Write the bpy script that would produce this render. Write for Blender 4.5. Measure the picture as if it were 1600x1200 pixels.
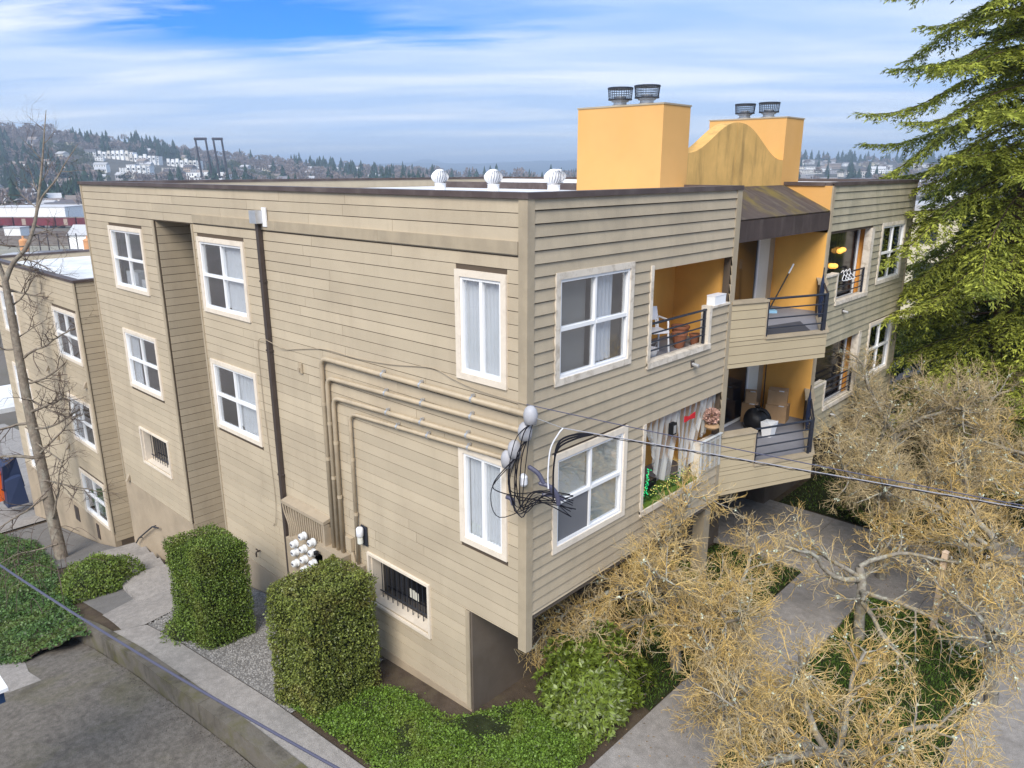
import bpy, bmesh, math, random
import numpy as np
from mathutils import Vector, Matrix
R = math.radians
scene = bpy.context.scene
for o in list(bpy.data.objects): bpy.data.objects.remove(o)

# ---------------------------------------------------------------- camera
# z = 0 is the roof edge of the apartment block, the street side ground lies at about -8.64
FPX = 1173.98
CAM = (6.7513, -7.5383, 0.3236)
YAW, PITCH, ROLL = R(133.017), R(-15.9275), R(-0.0934)
_d = np.array([math.cos(PITCH)*math.cos(YAW), math.cos(PITCH)*math.sin(YAW), math.sin(PITCH)])
_r = np.array([math.sin(YAW), -math.cos(YAW), 0.0]); _u = np.cross(_r, _d)
_r2 = _r*math.cos(ROLL)+_u*math.sin(ROLL); _u2 = _u*math.cos(ROLL)-_r*math.sin(ROLL)
_C = np.array(CAM)
cd = bpy.data.cameras.new('camera'); cam = bpy.data.objects.new('camera', cd)
scene.collection.objects.link(cam); scene.camera = cam
cd.sensor_width = 36; cd.lens = 36*FPX/1600; cd.clip_start = 0.05; cd.clip_end = 60000
cam.matrix_world = Matrix(((_r2[0], _u2[0], -_d[0], CAM[0]), (_r2[1], _u2[1], -_d[1], CAM[1]),
                           (_r2[2], _u2[2], -_d[2], CAM[2]), (0, 0, 0, 1)))
# ---------------------------------------------------------------- sun, sky, exposure
SUN_EL, SUN_AZ = R(43), R(298)           # azimuth counted from +X towards +Y
sl = bpy.data.lights.new('sun', 'SUN'); sun = bpy.data.objects.new('sun', sl); scene.collection.objects.link(sun)
sl.energy = 2.7; sl.angle = R(30); sl.color = (1.0, 0.93, 0.82)
sdir = Vector((math.cos(SUN_EL)*math.cos(SUN_AZ), math.cos(SUN_EL)*math.sin(SUN_AZ), math.sin(SUN_EL)))
sun.rotation_euler = sdir.to_track_quat('Z', 'Y').to_euler(); sun.location = (0, -30, 40)
world = bpy.data.worlds.new('World'); scene.world = world; world.use_nodes = True
nt = world.node_tree; nt.nodes.clear()
def N(nt, t, **kw):
    n = nt.nodes.new(t)
    for k, v in kw.items(): setattr(n, k, v)
    return n
def M_(nt, op, a, b=None, c=None, clamp=False):
    n = nt.nodes.new('ShaderNodeMath'); n.operation = op; n.use_clamp = clamp
    for i, v in enumerate((a, b, c)):
        if v is None: continue
        if isinstance(v, (int, float)): n.inputs[i].default_value = v
        else: nt.links.new(v, n.inputs[i])
    return n.outputs[0]
def mixc(nt, f, a, b, blend='MIX'):
    n = nt.nodes.new('ShaderNodeMix'); n.data_type = 'RGBA'; n.blend_type = blend
    for s, v in ((n.inputs[0], f), (n.inputs[6], a), (n.inputs[7], b)):
        if isinstance(v, (int, float)): s.default_value = v
        elif isinstance(v, tuple): s.default_value = v if len(v) == 4 else v+(1,)
        else: nt.links.new(v, s)
    return n.outputs[2]
def ramp(nt, f, stops):
    n = nt.nodes.new('ShaderNodeValToRGB'); e = n.color_ramp.elements
    while len(e) < len(stops): e.new(0.5)
    for i, (p, c) in enumerate(stops):
        e[i].position = p; e[i].color = c if len(c) == 4 else tuple(c)+(1,)
    nt.links.new(f, n.inputs[0]); return n.outputs[0]
def noise(nt, vec, scale, detail=4, rough=0.55, dist=0.0):
    n = nt.nodes.new('ShaderNodeTexNoise'); n.inputs['Scale'].default_value = scale
    n.inputs['Detail'].default_value = detail; n.inputs['Roughness'].default_value = rough; n.inputs['Distortion'].default_value = dist
    if vec is not None: nt.links.new(vec, n.inputs['Vector'])
    return n.outputs[0]
def mapping(nt, vec, scale=(1, 1, 1), rot=(0, 0, 0), loc=(0, 0, 0)):
    n = nt.nodes.new('ShaderNodeMapping'); n.inputs['Scale'].default_value = scale
    n.inputs['Rotation'].default_value = rot; n.inputs['Location'].default_value = loc
    nt.links.new(vec, n.inputs['Vector']); return n.outputs[0]
sky = N(nt, 'ShaderNodeTexSky', sky_type='NISHITA'); sky.sun_disc = False
sky.sun_elevation = SUN_EL; sky.sun_rotation = R(90)-SUN_AZ; sky.altitude = 50; sky.air_density = 1.0; sky.dust_density = 0.6; sky.ozone_density = 3.0
tc = N(nt, 'ShaderNodeTexCoord'); sep = N(nt, 'ShaderNodeSeparateXYZ'); nt.links.new(tc.outputs['Generated'], sep.inputs[0])
dz = M_(nt, 'MAXIMUM', sep.outputs[2], 0.0); den = M_(nt, 'ADD', dz, 0.08)
cx = M_(nt, 'DIVIDE', sep.outputs[0], den); cy = M_(nt, 'DIVIDE', sep.outputs[1], den)
cmb = N(nt, 'ShaderNodeCombineXYZ'); nt.links.new(cx, cmb.inputs[0]); nt.links.new(cy, cmb.inputs[1])
CV = mapping(nt, cmb.outputs[0], rot=(0, 0, R(-38)))          # cloud bands run across the view
n1 = noise(nt, mapping(nt, CV, scale=(0.28, 0.75, 1), loc=(3.1, 7.7, 0)), 1.0, 7, 0.56, 0.3)
n2 = noise(nt, mapping(nt, CV, scale=(0.9, 2.6, 1), loc=(1.3, 0.4, 2)), 1.0, 6, 0.6, 0.2)
n3 = noise(nt, mapping(nt, CV, scale=(0.35, 1.15, 1), loc=(9.2, 3.3, 5)), 1.0, 5, 0.5, 0.3)
# an opening in the cloud deck
hx = M_(nt, 'ADD', M_(nt, 'MULTIPLY', cx, 0.80), M_(nt, 'MULTIPLY', cy, 0.60))
hy = M_(nt, 'ADD', M_(nt, 'MULTIPLY', cx, -0.60), M_(nt, 'MULTIPLY', cy, 0.80))
hxw = M_(nt, 'ADD', hx, M_(nt, 'MULTIPLY', M_(nt, 'SUBTRACT', n2, 0.5), 2.2))
hyw = M_(nt, 'ADD', hy, M_(nt, 'MULTIPLY', M_(nt, 'SUBTRACT', n2, 0.5), 1.5))
ex = M_(nt, 'DIVIDE', M_(nt, 'ADD', hxw, 1.55), 1.45); ey = M_(nt, 'DIVIDE', M_(nt, 'SUBTRACT', hyw, 3.72), 0.85)
rr = M_(nt, 'SQRT', M_(nt, 'ADD', M_(nt, 'MULTIPLY', ex, ex), M_(nt, 'MULTIPLY', ey, ey)))
hole = ramp(nt, rr, [(0.35, (1, 1, 1)), (1.0, (0, 0, 0))])
dens = M_(nt, 'ADD', M_(nt, 'MULTIPLY', n1, 0.75), M_(nt, 'MULTIPLY', n2, 0.25))
cov = ramp(nt, dens, [(0.30, (0.80, 0.80, 0.80)), (0.56, (0.98, 0.98, 0.98))])
cov = M_(nt, 'MULTIPLY', cov, M_(nt, 'SUBTRACT', 1.0, hole))
ccol = ramp(nt, n3, [(0.40, (2.4, 3.9, 6.4)), (0.53, (4.2, 5.2, 6.7)), (0.66, (6.6, 6.9, 7.3))])
hz = ramp(nt, dz, [(0.0, (1, 1, 1)), (0.10, (0.35, 0.35, 0.35)), (0.22, (0, 0, 0))])
ccol = mixc(nt, M_(nt, 'MULTIPLY', hz, 0.6), ccol, (5.8, 6.4, 7.2))
skyb = mixc(nt, 1.0, sky.outputs[0], (0.05, 0.46, 1.30), 'MULTIPLY')
tot = mixc(nt, cov, skyb, ccol)
bg = N(nt, 'ShaderNodeBackground'); bg.inputs[1].default_value = 0.1; nt.links.new(tot, bg.inputs[0])
wo = N(nt, 'ShaderNodeOutputWorld'); nt.links.new(bg.outputs[0], wo.inputs[0])
vs = scene.view_settings; vs.view_transform = 'Standard'; vs.look = 'None'; vs.gamma = 1.0; vs.exposure = 0.76
try: vs.use_curve_mapping = False
except Exception: pass
scene.render.engine = 'CYCLES'
scene.cycles.transparent_max_bounces = 16; scene.cycles.max_bounces = 8

# ---------------------------------------------------------------- helpers
def at(u, v, depth):
    """world point on the sight line of photo pixel (u, v) at a given depth, used to survey positions"""
    q = _d+_r2*(u-800)/FPX-_u2*(v-600)/FPX
    return _C+q*depth
def on_z(u, v, z):
    q = _d+_r2*(u-800)/FPX-_u2*(v-600)/FPX
    return _C+q*((z-CAM[2])/q[2])
COL = scene.collection
WL = {}
def link(o, parent=None, world=(0, 0, 0)):
    COL.objects.link(o)
    if parent is not None:
        o.parent = parent; pl = WL[parent.name]
        o.location = (world[0]-pl[0], world[1]-pl[1], world[2]-pl[2])
    else: o.location = world
    WL[o.name] = tuple(world); return o
def tag(o, label=None, cat=None, group=None, kind=None):
    if label: o['label'] = label
    if cat: o['category'] = cat
    if group: o['group'] = group
    if kind: o['kind'] = kind
    return o
def thing(name, label, cat, loc=(0, 0, 0), group=None):
    o = bpy.data.objects.new(name, None); o.empty_display_size = 0.2
    link(o, None, tuple(float(c) for c in loc)); return tag(o, label, cat, group)
class Fr:
    """a wall frame: u runs along the wall, n outwards, z up"""
    def __init__(s, O, U, Nn):
        s.O = np.array(O, float); s.U = np.array(U, float); s.N = np.array(Nn, float)
        s.U /= np.linalg.norm(s.U); s.N /= np.linalg.norm(s.N)
        s.flip = np.dot(np.cross(s.U, s.N), (0, 0, 1)) < 0
    def P(s, u, n, z): return tuple(s.O+s.U*u+s.N*n+np.array((0, 0, z)))
WORLD = Fr((0, 0, 0), (1, 0, 0), (0, 1, 0))
class MB:
    def __init__(s, fr=WORLD): s.v = []; s.f = []; s.fr = fr
    def hexa(s, p, flip=False):
        """p: 4 bottom points counter-clockwise seen from above, then 4 top points"""
        b = len(s.v); s.v += [tuple(q) for q in p]
        fs = [(3, 2, 1, 0), (4, 5, 6, 7), (0, 1, 5, 4), (1, 2, 6, 5), (2, 3, 7, 6), (3, 0, 4, 7)]
        for f in fs: s.f.append(tuple(b+i for i in (f[::-1] if flip else f)))
        return s
    def box(s, u0, u1, n0, n1, z0, z1):
        P = s.fr.P
        return s.hexa([P(u0, n0, z0), P(u1, n0, z0), P(u1, n1, z0), P(u0, n1, z0),
                       P(u0, n0, z1), P(u1, n0, z1), P(u1, n1, z1), P(u0, n1, z1)], s.fr.flip)
    def wedge(s, u0, u1, nb, nt_, z0, z1, back=0.0):
        P = s.fr.P
        return s.hexa([P(u0, back, z0), P(u1, back, z0), P(u1, nb, z0), P(u0, nb, z0),
                       P(u0, back, z1), P(u1, back, z1), P(u1, nt_, z1), P(u0, nt_, z1)], s.fr.flip)
    def face(s, pts):
        b = len(s.v); s.v += [tuple(q) for q in pts]; s.f.append(tuple(range(b, b+len(pts)))); return s
    def prism(s, pts2, z0, z1):
        n = len(pts2); b = len(s.v)
        z0s = z0 if hasattr(z0, '__len__') else [z0]*n; z1s = z1 if hasattr(z1, '__len__') else [z1]*n
        s.v += [(p[0], p[1], z) for p, z in zip(pts2, z0s)]+[(p[0], p[1], z) for p, z in zip(pts2, z1s)]
        s.f.append(tuple(b+i for i in range(n))[::-1]); s.f.append(tuple(b+n+i for i in range(n)))
        for i in range(n): j = (i+1) % n; s.f.append((b+i, b+j, b+n+j, b+n+i))
        return s
    def tube(s, pts, r, k=8, cap=True):
        pts = [np.array(p, float) for p in pts]; n = len(pts)
        rs = r if hasattr(r, '__len__') else [r]*n
        b = len(s.v); up = np.array((0.123, 0.31, 0.94))
        for i, p in enumerate(pts):
            t = pts[min(i+1, n-1)]-pts[max(i-1, 0)]; t = t/(np.linalg.norm(t)+1e-12)
            a = np.cross(t, up if abs(np.dot(t, up)) < 0.95 else np.array((1, 0, 0))); a /= np.linalg.norm(a); c = np.cross(t, a)
            if i > 0:      # keep the ring from twisting
                a = pa-t*np.dot(pa, t); a /= np.linalg.norm(a)+1e-12; c = np.cross(t, a)
            pa = a
            for j in range(k):
                th = 2*math.pi*j/k; q = p+(a*math.cos(th)+c*math.sin(th))*rs[i]; s.v.append(tuple(q))
        for i in range(n-1):
            for j in range(k):
                j2 = (j+1) % k; s.f.append((b+i*k+j, b+i*k+j2, b+(i+1)*k+j2, b+(i+1)*k+j))
        if cap:
            s.f.append(tuple(b+j for j in range(k))[::-1]); s.f.append(tuple(b+(n-1)*k+j for j in range(k)))
        return s
    def lathe(s, c, prof, k=16, axis='Z'):
        b = len(s.v); n = len(prof)
        for r, h in prof:
            for j in range(k):
                th = 2*math.pi*j/k; x, y = r*math.cos(th), r*math.sin(th)
                s.v.append((c[0]+x, c[1]+y, c[2]+h) if axis == 'Z' else (c[0]+x, c[1]-h, c[2]+y) if axis == '-Y' else (c[0]+h, c[1]+x, c[2]+y))
        for i in range(n-1):
            for j in range(k):
                j2 = (j+1) % k; s.f.append((b+i*k+j, b+i*k+j2, b+(i+1)*k+j2, b+(i+1)*k+j))
        s.f.append(tuple(b+j for j in range(k))[::-1]); s.f.append(tuple(b+(n-1)*k+j for j in range(k)))
        return s
    def sheet(s, fn, nu, nv):
        b = len(s.v)
        for i in range(nu+1):
            for j in range(nv+1): s.v.append(tuple(fn(i/nu, j/nv)))
        for i in range(nu):
            for j in range(nv):
                a = b+i*(nv+1)+j; s.f.append((a, a+1, a+nv+2, a+nv+1))
        return s
    def mesh(s, name, mat, smooth=False):
        me = bpy.data.meshes.new(name); me.from_pydata([tuple(map(float, q)) for q in s.v], [], s.f)
        if mat is not None: me.materials.append(mat)
        if smooth: me.polygons.foreach_set('use_smooth', [True]*len(me.polygons))
        me.update(); return me
    def build(s, name, mat, parent=None, smooth=False, world=(0, 0, 0)):
        o = bpy.data.objects.new(name, s.mesh(name, mat, smooth)); return link(o, parent, world)
def each(mb, name, mat, parent):
    """build every eight-cornered piece of mb as an object of its own"""
    for k in range(0, len(mb.v), 8):
        q = MB(); q.v = mb.v[k:k+8]; q.f = [tuple(i-k for i in f) for f in mb.f[k//8*6:k//8*6+6]]; q.build(name, mat, parent)
def np_mesh(name, V, F, mat, parent=None, smooth=False, world=(0, 0, 0)):
    """fast mesh from arrays, F is (m, k) with constant k"""
    V = np.asarray(V, np.float32); F = np.asarray(F, np.int32); m, k = F.shape
    me = bpy.data.meshes.new(name)
    me.vertices.add(len(V)); me.vertices.foreach_set('co', V.ravel())
    me.loops.add(m*k); me.loops.foreach_set('vertex_index', F.ravel())
    me.polygons.add(m); me.polygons.foreach_set('loop_start', np.arange(0, m*k, k, dtype=np.int32))
    me.update(calc_edges=True)
    if smooth: me.polygons.foreach_set('use_smooth', np.ones(m, bool))
    me.materials.append(mat)
    return link(bpy.data.objects.new(name, me), parent, world)
def segs_mesh(name, segs, mat, parent, k=3, world=(0, 0, 0)):
    S = np.array([(*a, *b, r0, r1) for a, b, r0, r1 in segs], float)
    A, B, r0, r1 = S[:, :3], S[:, 3:6], S[:, 6], S[:, 7]
    T = B-A; T /= np.linalg.norm(T, axis=1)[:, None]+1e-12
    up = np.tile(np.array((0.3, 0.2, 0.93)), (len(S), 1)); up[np.abs(T@np.array((0.3, 0.2, 0.93))) > 0.93] = (1, 0, 0)
    X = np.cross(T, up); X /= np.linalg.norm(X, axis=1)[:, None]; Y = np.cross(T, X)
    V = np.zeros((len(S), 2*k, 3))
    for j in range(k):
        th = 2*math.pi*j/k; o = X*math.cos(th)+Y*math.sin(th)
        V[:, j] = A+o*r0[:, None]; V[:, k+j] = B+o*r1[:, None]
    base = (np.arange(len(S))*2*k)[:, None]
    F = np.concatenate([base+np.array([j, (j+1) % k, k+(j+1) % k, k+j]) for j in range(k)])
    return np_mesh(name, V.reshape(-1, 3), F, mat, parent, smooth=(k > 3), world=world)
def leaves_mesh(name, P, D, Nn, L, W, mat, parent, world=(0, 0, 0), fold=0.25):
    """one four-cornered leaf at each point P, pointing along D, facing Nn"""
    P = np.asarray(P, float); D = D/(np.linalg.norm(D, axis=1)[:, None]+1e-9)
    S = np.cross(D, Nn); S /= np.linalg.norm(S, axis=1)[:, None]+1e-9; Up = np.cross(S, D)
    L = np.broadcast_to(np.asarray(L, float), (len(P),))[:, None]; W = np.broadcast_to(np.asarray(W, float), (len(P),))[:, None]
    V = np.stack([P, P+D*L*0.45+S*W*0.5+Up*W*fold, P+D*L, P+D*L*0.45-S*W*0.5+Up*W*fold], 1).reshape(-1, 3)
    F = np.arange(len(P)*4).reshape(-1, 4)
    return np_mesh(name, V, F, mat, parent, world=world)
rng = np.random.default_rng(7); rnd = random.Random(11)
def rdirs(n, r=rng):
    v = r.normal(size=(n, 3)); return v/np.linalg.norm(v, axis=1)[:, None]

# ---------------------------------------------------------------- materials
MATS = {}
def mat(name, color, rough=0.7, spec=0.3, metallic=0.0, var=0.0, vscale=3.0, bump=0.0, bscale=60.0, island=0.0, objr=0.0,
        stain=None, streak=None, trans=0.0, emit=None, vstretch=(1, 1, 1), fine=0.0):
    m = bpy.data.materials.new(name); m.use_nodes = True; t = m.node_tree; b = t.nodes['Principled BSDF']
    tcn = t.nodes.new('ShaderNodeTexCoord'); co = tcn.outputs['Object']
    c = t.nodes.new('ShaderNodeRGB'); c.outputs[0].default_value = tuple(color)+(1,); col = c.outputs[0]
    if var:
        f = ramp(t, noise(t, mapping(t, co, scale=vstretch), vscale, 6, 0.6), [(0.3, (1-var,)*3), (0.7, (1+var,)*3)])
        col = mixc(t, 1.0, col, f, 'MULTIPLY')
    if fine:
        f = ramp(t, noise(t, co, 90, 3, 0.7), [(0.3, (1-fine,)*3), (0.7, (1+fine,)*3)])
        col = mixc(t, 1.0, col, f, 'MULTIPLY')
    if island or objr:
        g = t.nodes.new('ShaderNodeNewGeometry'); oi = t.nodes.new('ShaderNodeObjectInfo')
        s = M_(t, 'FRACT', M_(t, 'ADD', g.outputs['Random Per Island'], M_(t, 'MULTIPLY', oi.outputs['Random'], 1.0)))
        a = max(island, objr); f = M_(t, 'ADD', M_(t, 'MULTIPLY', s, 2*a), 1-a)
        col = mixc(t, 1.0, col, f, 'MULTIPLY')
    if stain:      # (colour, amount, scale, stretch)
        sc, am, ss, st = stain
        f = ramp(t, noise(t, mapping(t, co, scale=st), ss, 7, 0.62, 0.4), [(0.48, (0, 0, 0)), (0.72, (am,)*3)])
        col = mixc(t, f, col, tuple(sc))
    if streak:
        sc, am, ss, st = streak
        f = ramp(t, noise(t, mapping(t, co, scale=st, loc=(5, 3, 1)), ss, 6, 0.65, 0.1), [(0.52, (0, 0, 0)), (0.75, (am,)*3)])
        col = mixc(t, f, col, tuple(sc))
    t.links.new(col, b.inputs['Base Color']); b.inputs['Roughness'].default_value = rough
    b.inputs['Specular IOR Level'].default_value = spec; b.inputs['Metallic'].default_value = metallic
    if bump:
        bp = t.nodes.new('ShaderNodeBump'); bp.inputs['Strength'].default_value = bump; bp.inputs['Distance'].default_value = 0.02
        t.links.new(noise(t, co, bscale, 5, 0.65), bp.inputs['Height']); t.links.new(bp.outputs[0], b.inputs['Normal'])
    if trans:      # thin leaf / cloth: some light passes through
        tr = t.nodes.new('ShaderNodeBsdfTranslucent'); t.links.new(col, tr.inputs[0])
        mx = t.nodes.new('ShaderNodeMixShader'); mx.inputs[0].default_value = trans
        t.links.new(b.outputs[0], mx.inputs[1]); t.links.new(tr.outputs[0], mx.inputs[2])
        t.links.new(mx.outputs[0], t.nodes['Material Output'].inputs[0])
    if emit:
        b.inputs['Emission Color'].default_value = tuple(emit[0])+(1,); b.inputs['Emission Strength'].default_value = emit[1]
    MATS[name] = m; return m
def glass_mat(name, tint, base=0.06):
    m = bpy.data.materials.new(name); m.use_nodes = True; t = m.node_tree; t.nodes.clear()
    o = N(t, 'ShaderNodeOutputMaterial'); tr = N(t, 'ShaderNodeBsdfTransparent'); tr.inputs[0].default_value = tint+(1,)
    gl = N(t, 'ShaderNodeBsdfGlossy'); gl.inputs['Roughness'].default_value = 0.02; gl.inputs[0].default_value = (1, 1, 1, 1)
    fr = N(t, 'ShaderNodeLayerWeight'); fr.inputs[0].default_value = 0.5
    tcn = N(t, 'ShaderNodeTexCoord'); bp = N(t, 'ShaderNodeBump'); bp.inputs['Strength'].default_value = 0.12; bp.inputs['Distance'].default_value = 0.02
    t.links.new(noise(t, tcn.outputs['Object'], 1.6, 2, 0.5), bp.inputs['Height']); t.links.new(bp.outputs[0], gl.inputs['Normal'])
    f = M_(t, 'ADD', M_(t, 'MULTIPLY', M_(t, 'POWER', fr.outputs[1], 4.0), 0.9), base, clamp=True)
    mx = N(t, 'ShaderNodeMixShader'); t.links.new(f, mx.inputs[0]); t.links.new(tr.outputs[0], mx.inputs[1]); t.links.new(gl.outputs[0], mx.inputs[2])
    t.links.new(mx.outputs[0], o.inputs[0]); MATS[name] = m; return m
TAUPE = (0.498, 0.417, 0.303)
mat('siding', TAUPE, 0.62, 0.3, var=0.05, vscale=1.3, bump=0.22, bscale=45, island=0.07, objr=0.07, fine=0.04,
    stain=((0.38, 0.305, 0.22), 0.45, 0.6, (1, 1, 0.8)), streak=((0.36, 0.29, 0.21), 0.35, 2.2, (1.2, 1.2, 0.25)))
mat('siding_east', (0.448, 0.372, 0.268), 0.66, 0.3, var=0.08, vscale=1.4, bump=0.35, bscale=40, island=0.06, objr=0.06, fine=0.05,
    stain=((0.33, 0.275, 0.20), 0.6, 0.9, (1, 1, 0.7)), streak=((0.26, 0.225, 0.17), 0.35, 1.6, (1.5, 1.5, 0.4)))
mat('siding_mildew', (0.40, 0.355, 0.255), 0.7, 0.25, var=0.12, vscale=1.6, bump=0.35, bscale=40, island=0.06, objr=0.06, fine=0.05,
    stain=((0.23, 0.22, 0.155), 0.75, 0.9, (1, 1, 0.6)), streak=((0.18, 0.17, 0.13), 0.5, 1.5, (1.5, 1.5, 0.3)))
mat('siding_balcony', (0.43, 0.355, 0.235), 0.64, 0.3, var=0.06, vscale=1.3, bump=0.2, bscale=45, island=0.04, objr=0.04, fine=0.03)
mat('gap', (0.10, 0.075, 0.055), 0.95)  # dark backing behind the boards, stands in for shadow lines between them
mat('corner_trim', (0.40, 0.33, 0.235), 0.6, var=0.10, vscale=3, bump=0.15, stain=((0.25, 0.21, 0.16), 0.5, 1.5, (1, 1, 0.3)))
mat('concrete_base', (0.40, 0.32, 0.23), 0.85, var=0.12, vscale=1.2, bump=0.3, bscale=30, stain=((0.25, 0.21, 0.155), 0.6, 0.9, (1, 1, 0.6)))
mat('cream', (0.76, 0.67, 0.56), 0.6, var=0.06, vscale=4, stain=((0.50, 0.43, 0.35), 0.5, 4, (1, 1, 1)))
mat('old_cream', (0.68, 0.61, 0.52), 0.65, var=0.08, vscale=5, stain=((0.33, 0.27, 0.20), 0.8, 6, (1, 1, 1)))
mat('vinyl', (0.84, 0.84, 0.85), 0.35, 0.5)
mat('coping', (0.085, 0.062, 0.058), 0.5, 0.4, var=0.15, vscale=2, stain=((0.17, 0.14, 0.13), 0.6, 2, (1, 1, 1)))
mat('membrane', (0.72, 0.73, 0.75), 0.8, var=0.10, vscale=0.7, stain=((0.42, 0.40, 0.38), 0.6, 0.6, (1, 1, 1)), bump=0.1, bscale=12)
mat('ochre', (0.86, 0.47, 0.125), 0.8, 0.15, var=0.07, vscale=1.5, bump=0.12, bscale=70, stain=((0.70, 0.34, 0.08), 0.5, 1.0, (1, 1, 0.5)))  # loggia copy of the ochre paint, lightened in place of bounce light
mat('ochre_roof', (0.68, 0.385, 0.14), 0.8, 0.15, var=0.05, vscale=1.2, bump=0.12, bscale=70, stain=((0.68, 0.36, 0.10), 0.5, 0.9, (1, 1, 0.6)))  # same ochre paint as the loggias, kept darker where sun strikes
mat('ochre_stained', (0.70, 0.43, 0.15), 0.85, 0.1, var=0.10, vscale=2, bump=0.15, bscale=50, stain=((0.42, 0.27, 0.10), 0.6, 1.6, (1, 1, 0.6)),
    streak=((0.16, 0.115, 0.06), 0.6, 3.6, (1, 1, 0.16)))
mat('awning', (0.085, 0.065, 0.056), 0.85, 0.2, var=0.2, vscale=3, bump=0.15, bscale=40, stain=((0.24, 0.18, 0.03), 0.7, 1.1, (0.6, 1.6, 2.5)),
    streak=((0.22, 0.19, 0.16), 0.55, 2.6, (0.25, 2.4, 0.3)))
mat('awning_front', (0.070, 0.052, 0.048), 0.8, 0.2, var=0.2, vscale=2, bump=0.1, streak=((0.15, 0.125, 0.11), 0.5, 2.0, (1, 1.5, 0.3)))
mat('railing', (0.018, 0.022, 0.035), 0.45, 0.5, var=0.2, vscale=8)
mat('black', (0.008, 0.008, 0.010), 0.5, 0.4)
mat('door_dark', (0.010, 0.010, 0.014), 0.12, 0.6)
mat('room', (0.34, 0.33, 0.30), 0.9)
mat('room_dark', (0.05, 0.05, 0.05), 0.9)
mat('curtain', (0.88, 0.88, 0.89), 0.9, 0.1, var=0.03, vscale=3)
mat('blind', (0.68, 0.67, 0.60), 0.8, 0.2, var=0.04, vscale=2)
mat('screen', (0.16, 0.16, 0.17), 0.9)
mat('brown_metal', (0.062, 0.047, 0.042), 0.45, 0.45, var=0.15, vscale=5)
mat('conduit', (0.46, 0.375, 0.265), 0.5, 0.4, var=0.08, vscale=4, stain=((0.28, 0.23, 0.17), 0.5, 3, (1, 1, 1)))
mat('box_taupe', (0.38, 0.31, 0.225), 0.6, 0.35, var=0.08, vscale=4)
mat('galv', (0.55, 0.56, 0.58), 0.4, 0.5, metallic=0.6, var=0.1, vscale=6)
mat('meter', (0.72, 0.73, 0.74), 0.3, 0.5)
mat('white_paint', (0.82, 0.82, 0.84), 0.45, 0.4, var=0.04, vscale=4)
mat('white_plastic', (0.78, 0.78, 0.82), 0.4, 0.4)
mat('wh_grey', (0.40, 0.40, 0.43), 0.5, 0.4, var=0.1, vscale=8)
mat('cable_black', (0.012, 0.012, 0.018), 0.75, 0.15)
mat('cable_grey', (0.30, 0.30, 0.34), 0.4, 0.5, var=0.1, vscale=6)
mat('cable_steel', (0.075, 0.075, 0.12), 0.45, 0.5)
mat('glass', (0, 0, 0)); glass_mat('glass', (0.94, 0.96, 0.98), 0.21)
glass_mat('glass_dark', (0.45, 0.50, 0.55), 0.10)
mat('asphalt', (0.165, 0.148, 0.130), 0.9, 0.2, var=0.30, vscale=9, bump=0.9, bscale=60, fine=0.5,
    stain=((0.12, 0.11, 0.05), 0.6, 0.8, (1, 1, 1)), streak=((0.075, 0.064, 0.055), 0.7, 1.9, (1, 1, 1)))
mat('concrete', (0.31, 0.285, 0.265), 0.9, 0.2, var=0.18, vscale=8, bump=0.6, bscale=70, fine=0.4,
    stain=((0.20, 0.185, 0.17), 0.55, 1.3, (1, 1, 1)))
mat('concrete_walk', (0.30, 0.278, 0.262), 0.9, 0.2, var=0.18, vscale=7, bump=0.6, bscale=70, fine=0.4,
    stain=((0.17, 0.155, 0.14), 0.6, 0.9, (1, 1, 1)))
mat('mossy_wall', (0.145, 0.13, 0.11), 0.95, 0.1, var=0.2, vscale=1.8, bump=0.6, bscale=25, fine=0.15,
    stain=((0.10, 0.095, 0.03), 0.85, 1.6, (1, 1, 1)), streak=((0.035, 0.032, 0.026), 0.9, 1.5, (1, 1, 0.5)))
mat('gravel', (0.19, 0.18, 0.172), 0.95, 0.1, var=0.12, vscale=2, bump=1.0, bscale=70, fine=0.45)
mat('soil', (0.085, 0.064, 0.048), 0.95, 0.1, var=0.3, vscale=3, bump=0.8, bscale=40, fine=0.35, stain=((0.12, 0.10, 0.06), 0.6, 2.5, (1, 1, 1)))
mat('terrain', (0.17, 0.145, 0.13), 0.95, 0.1, var=0.3, vscale=0.03, stain=((0.10, 0.10, 0.065), 0.8, 0.012, (1, 1, 1)))
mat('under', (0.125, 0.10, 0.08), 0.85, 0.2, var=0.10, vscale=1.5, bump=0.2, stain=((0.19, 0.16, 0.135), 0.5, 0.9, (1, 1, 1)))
mat('deck_grey', (0.24, 0.24, 0.27), 0.85, var=0.08, vscale=3)
mat('mat_dark', (0.075, 0.075, 0.088), 0.95)
mat('wood_post', (0.62, 0.47, 0.34), 0.8, var=0.12, vscale=4)
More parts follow.
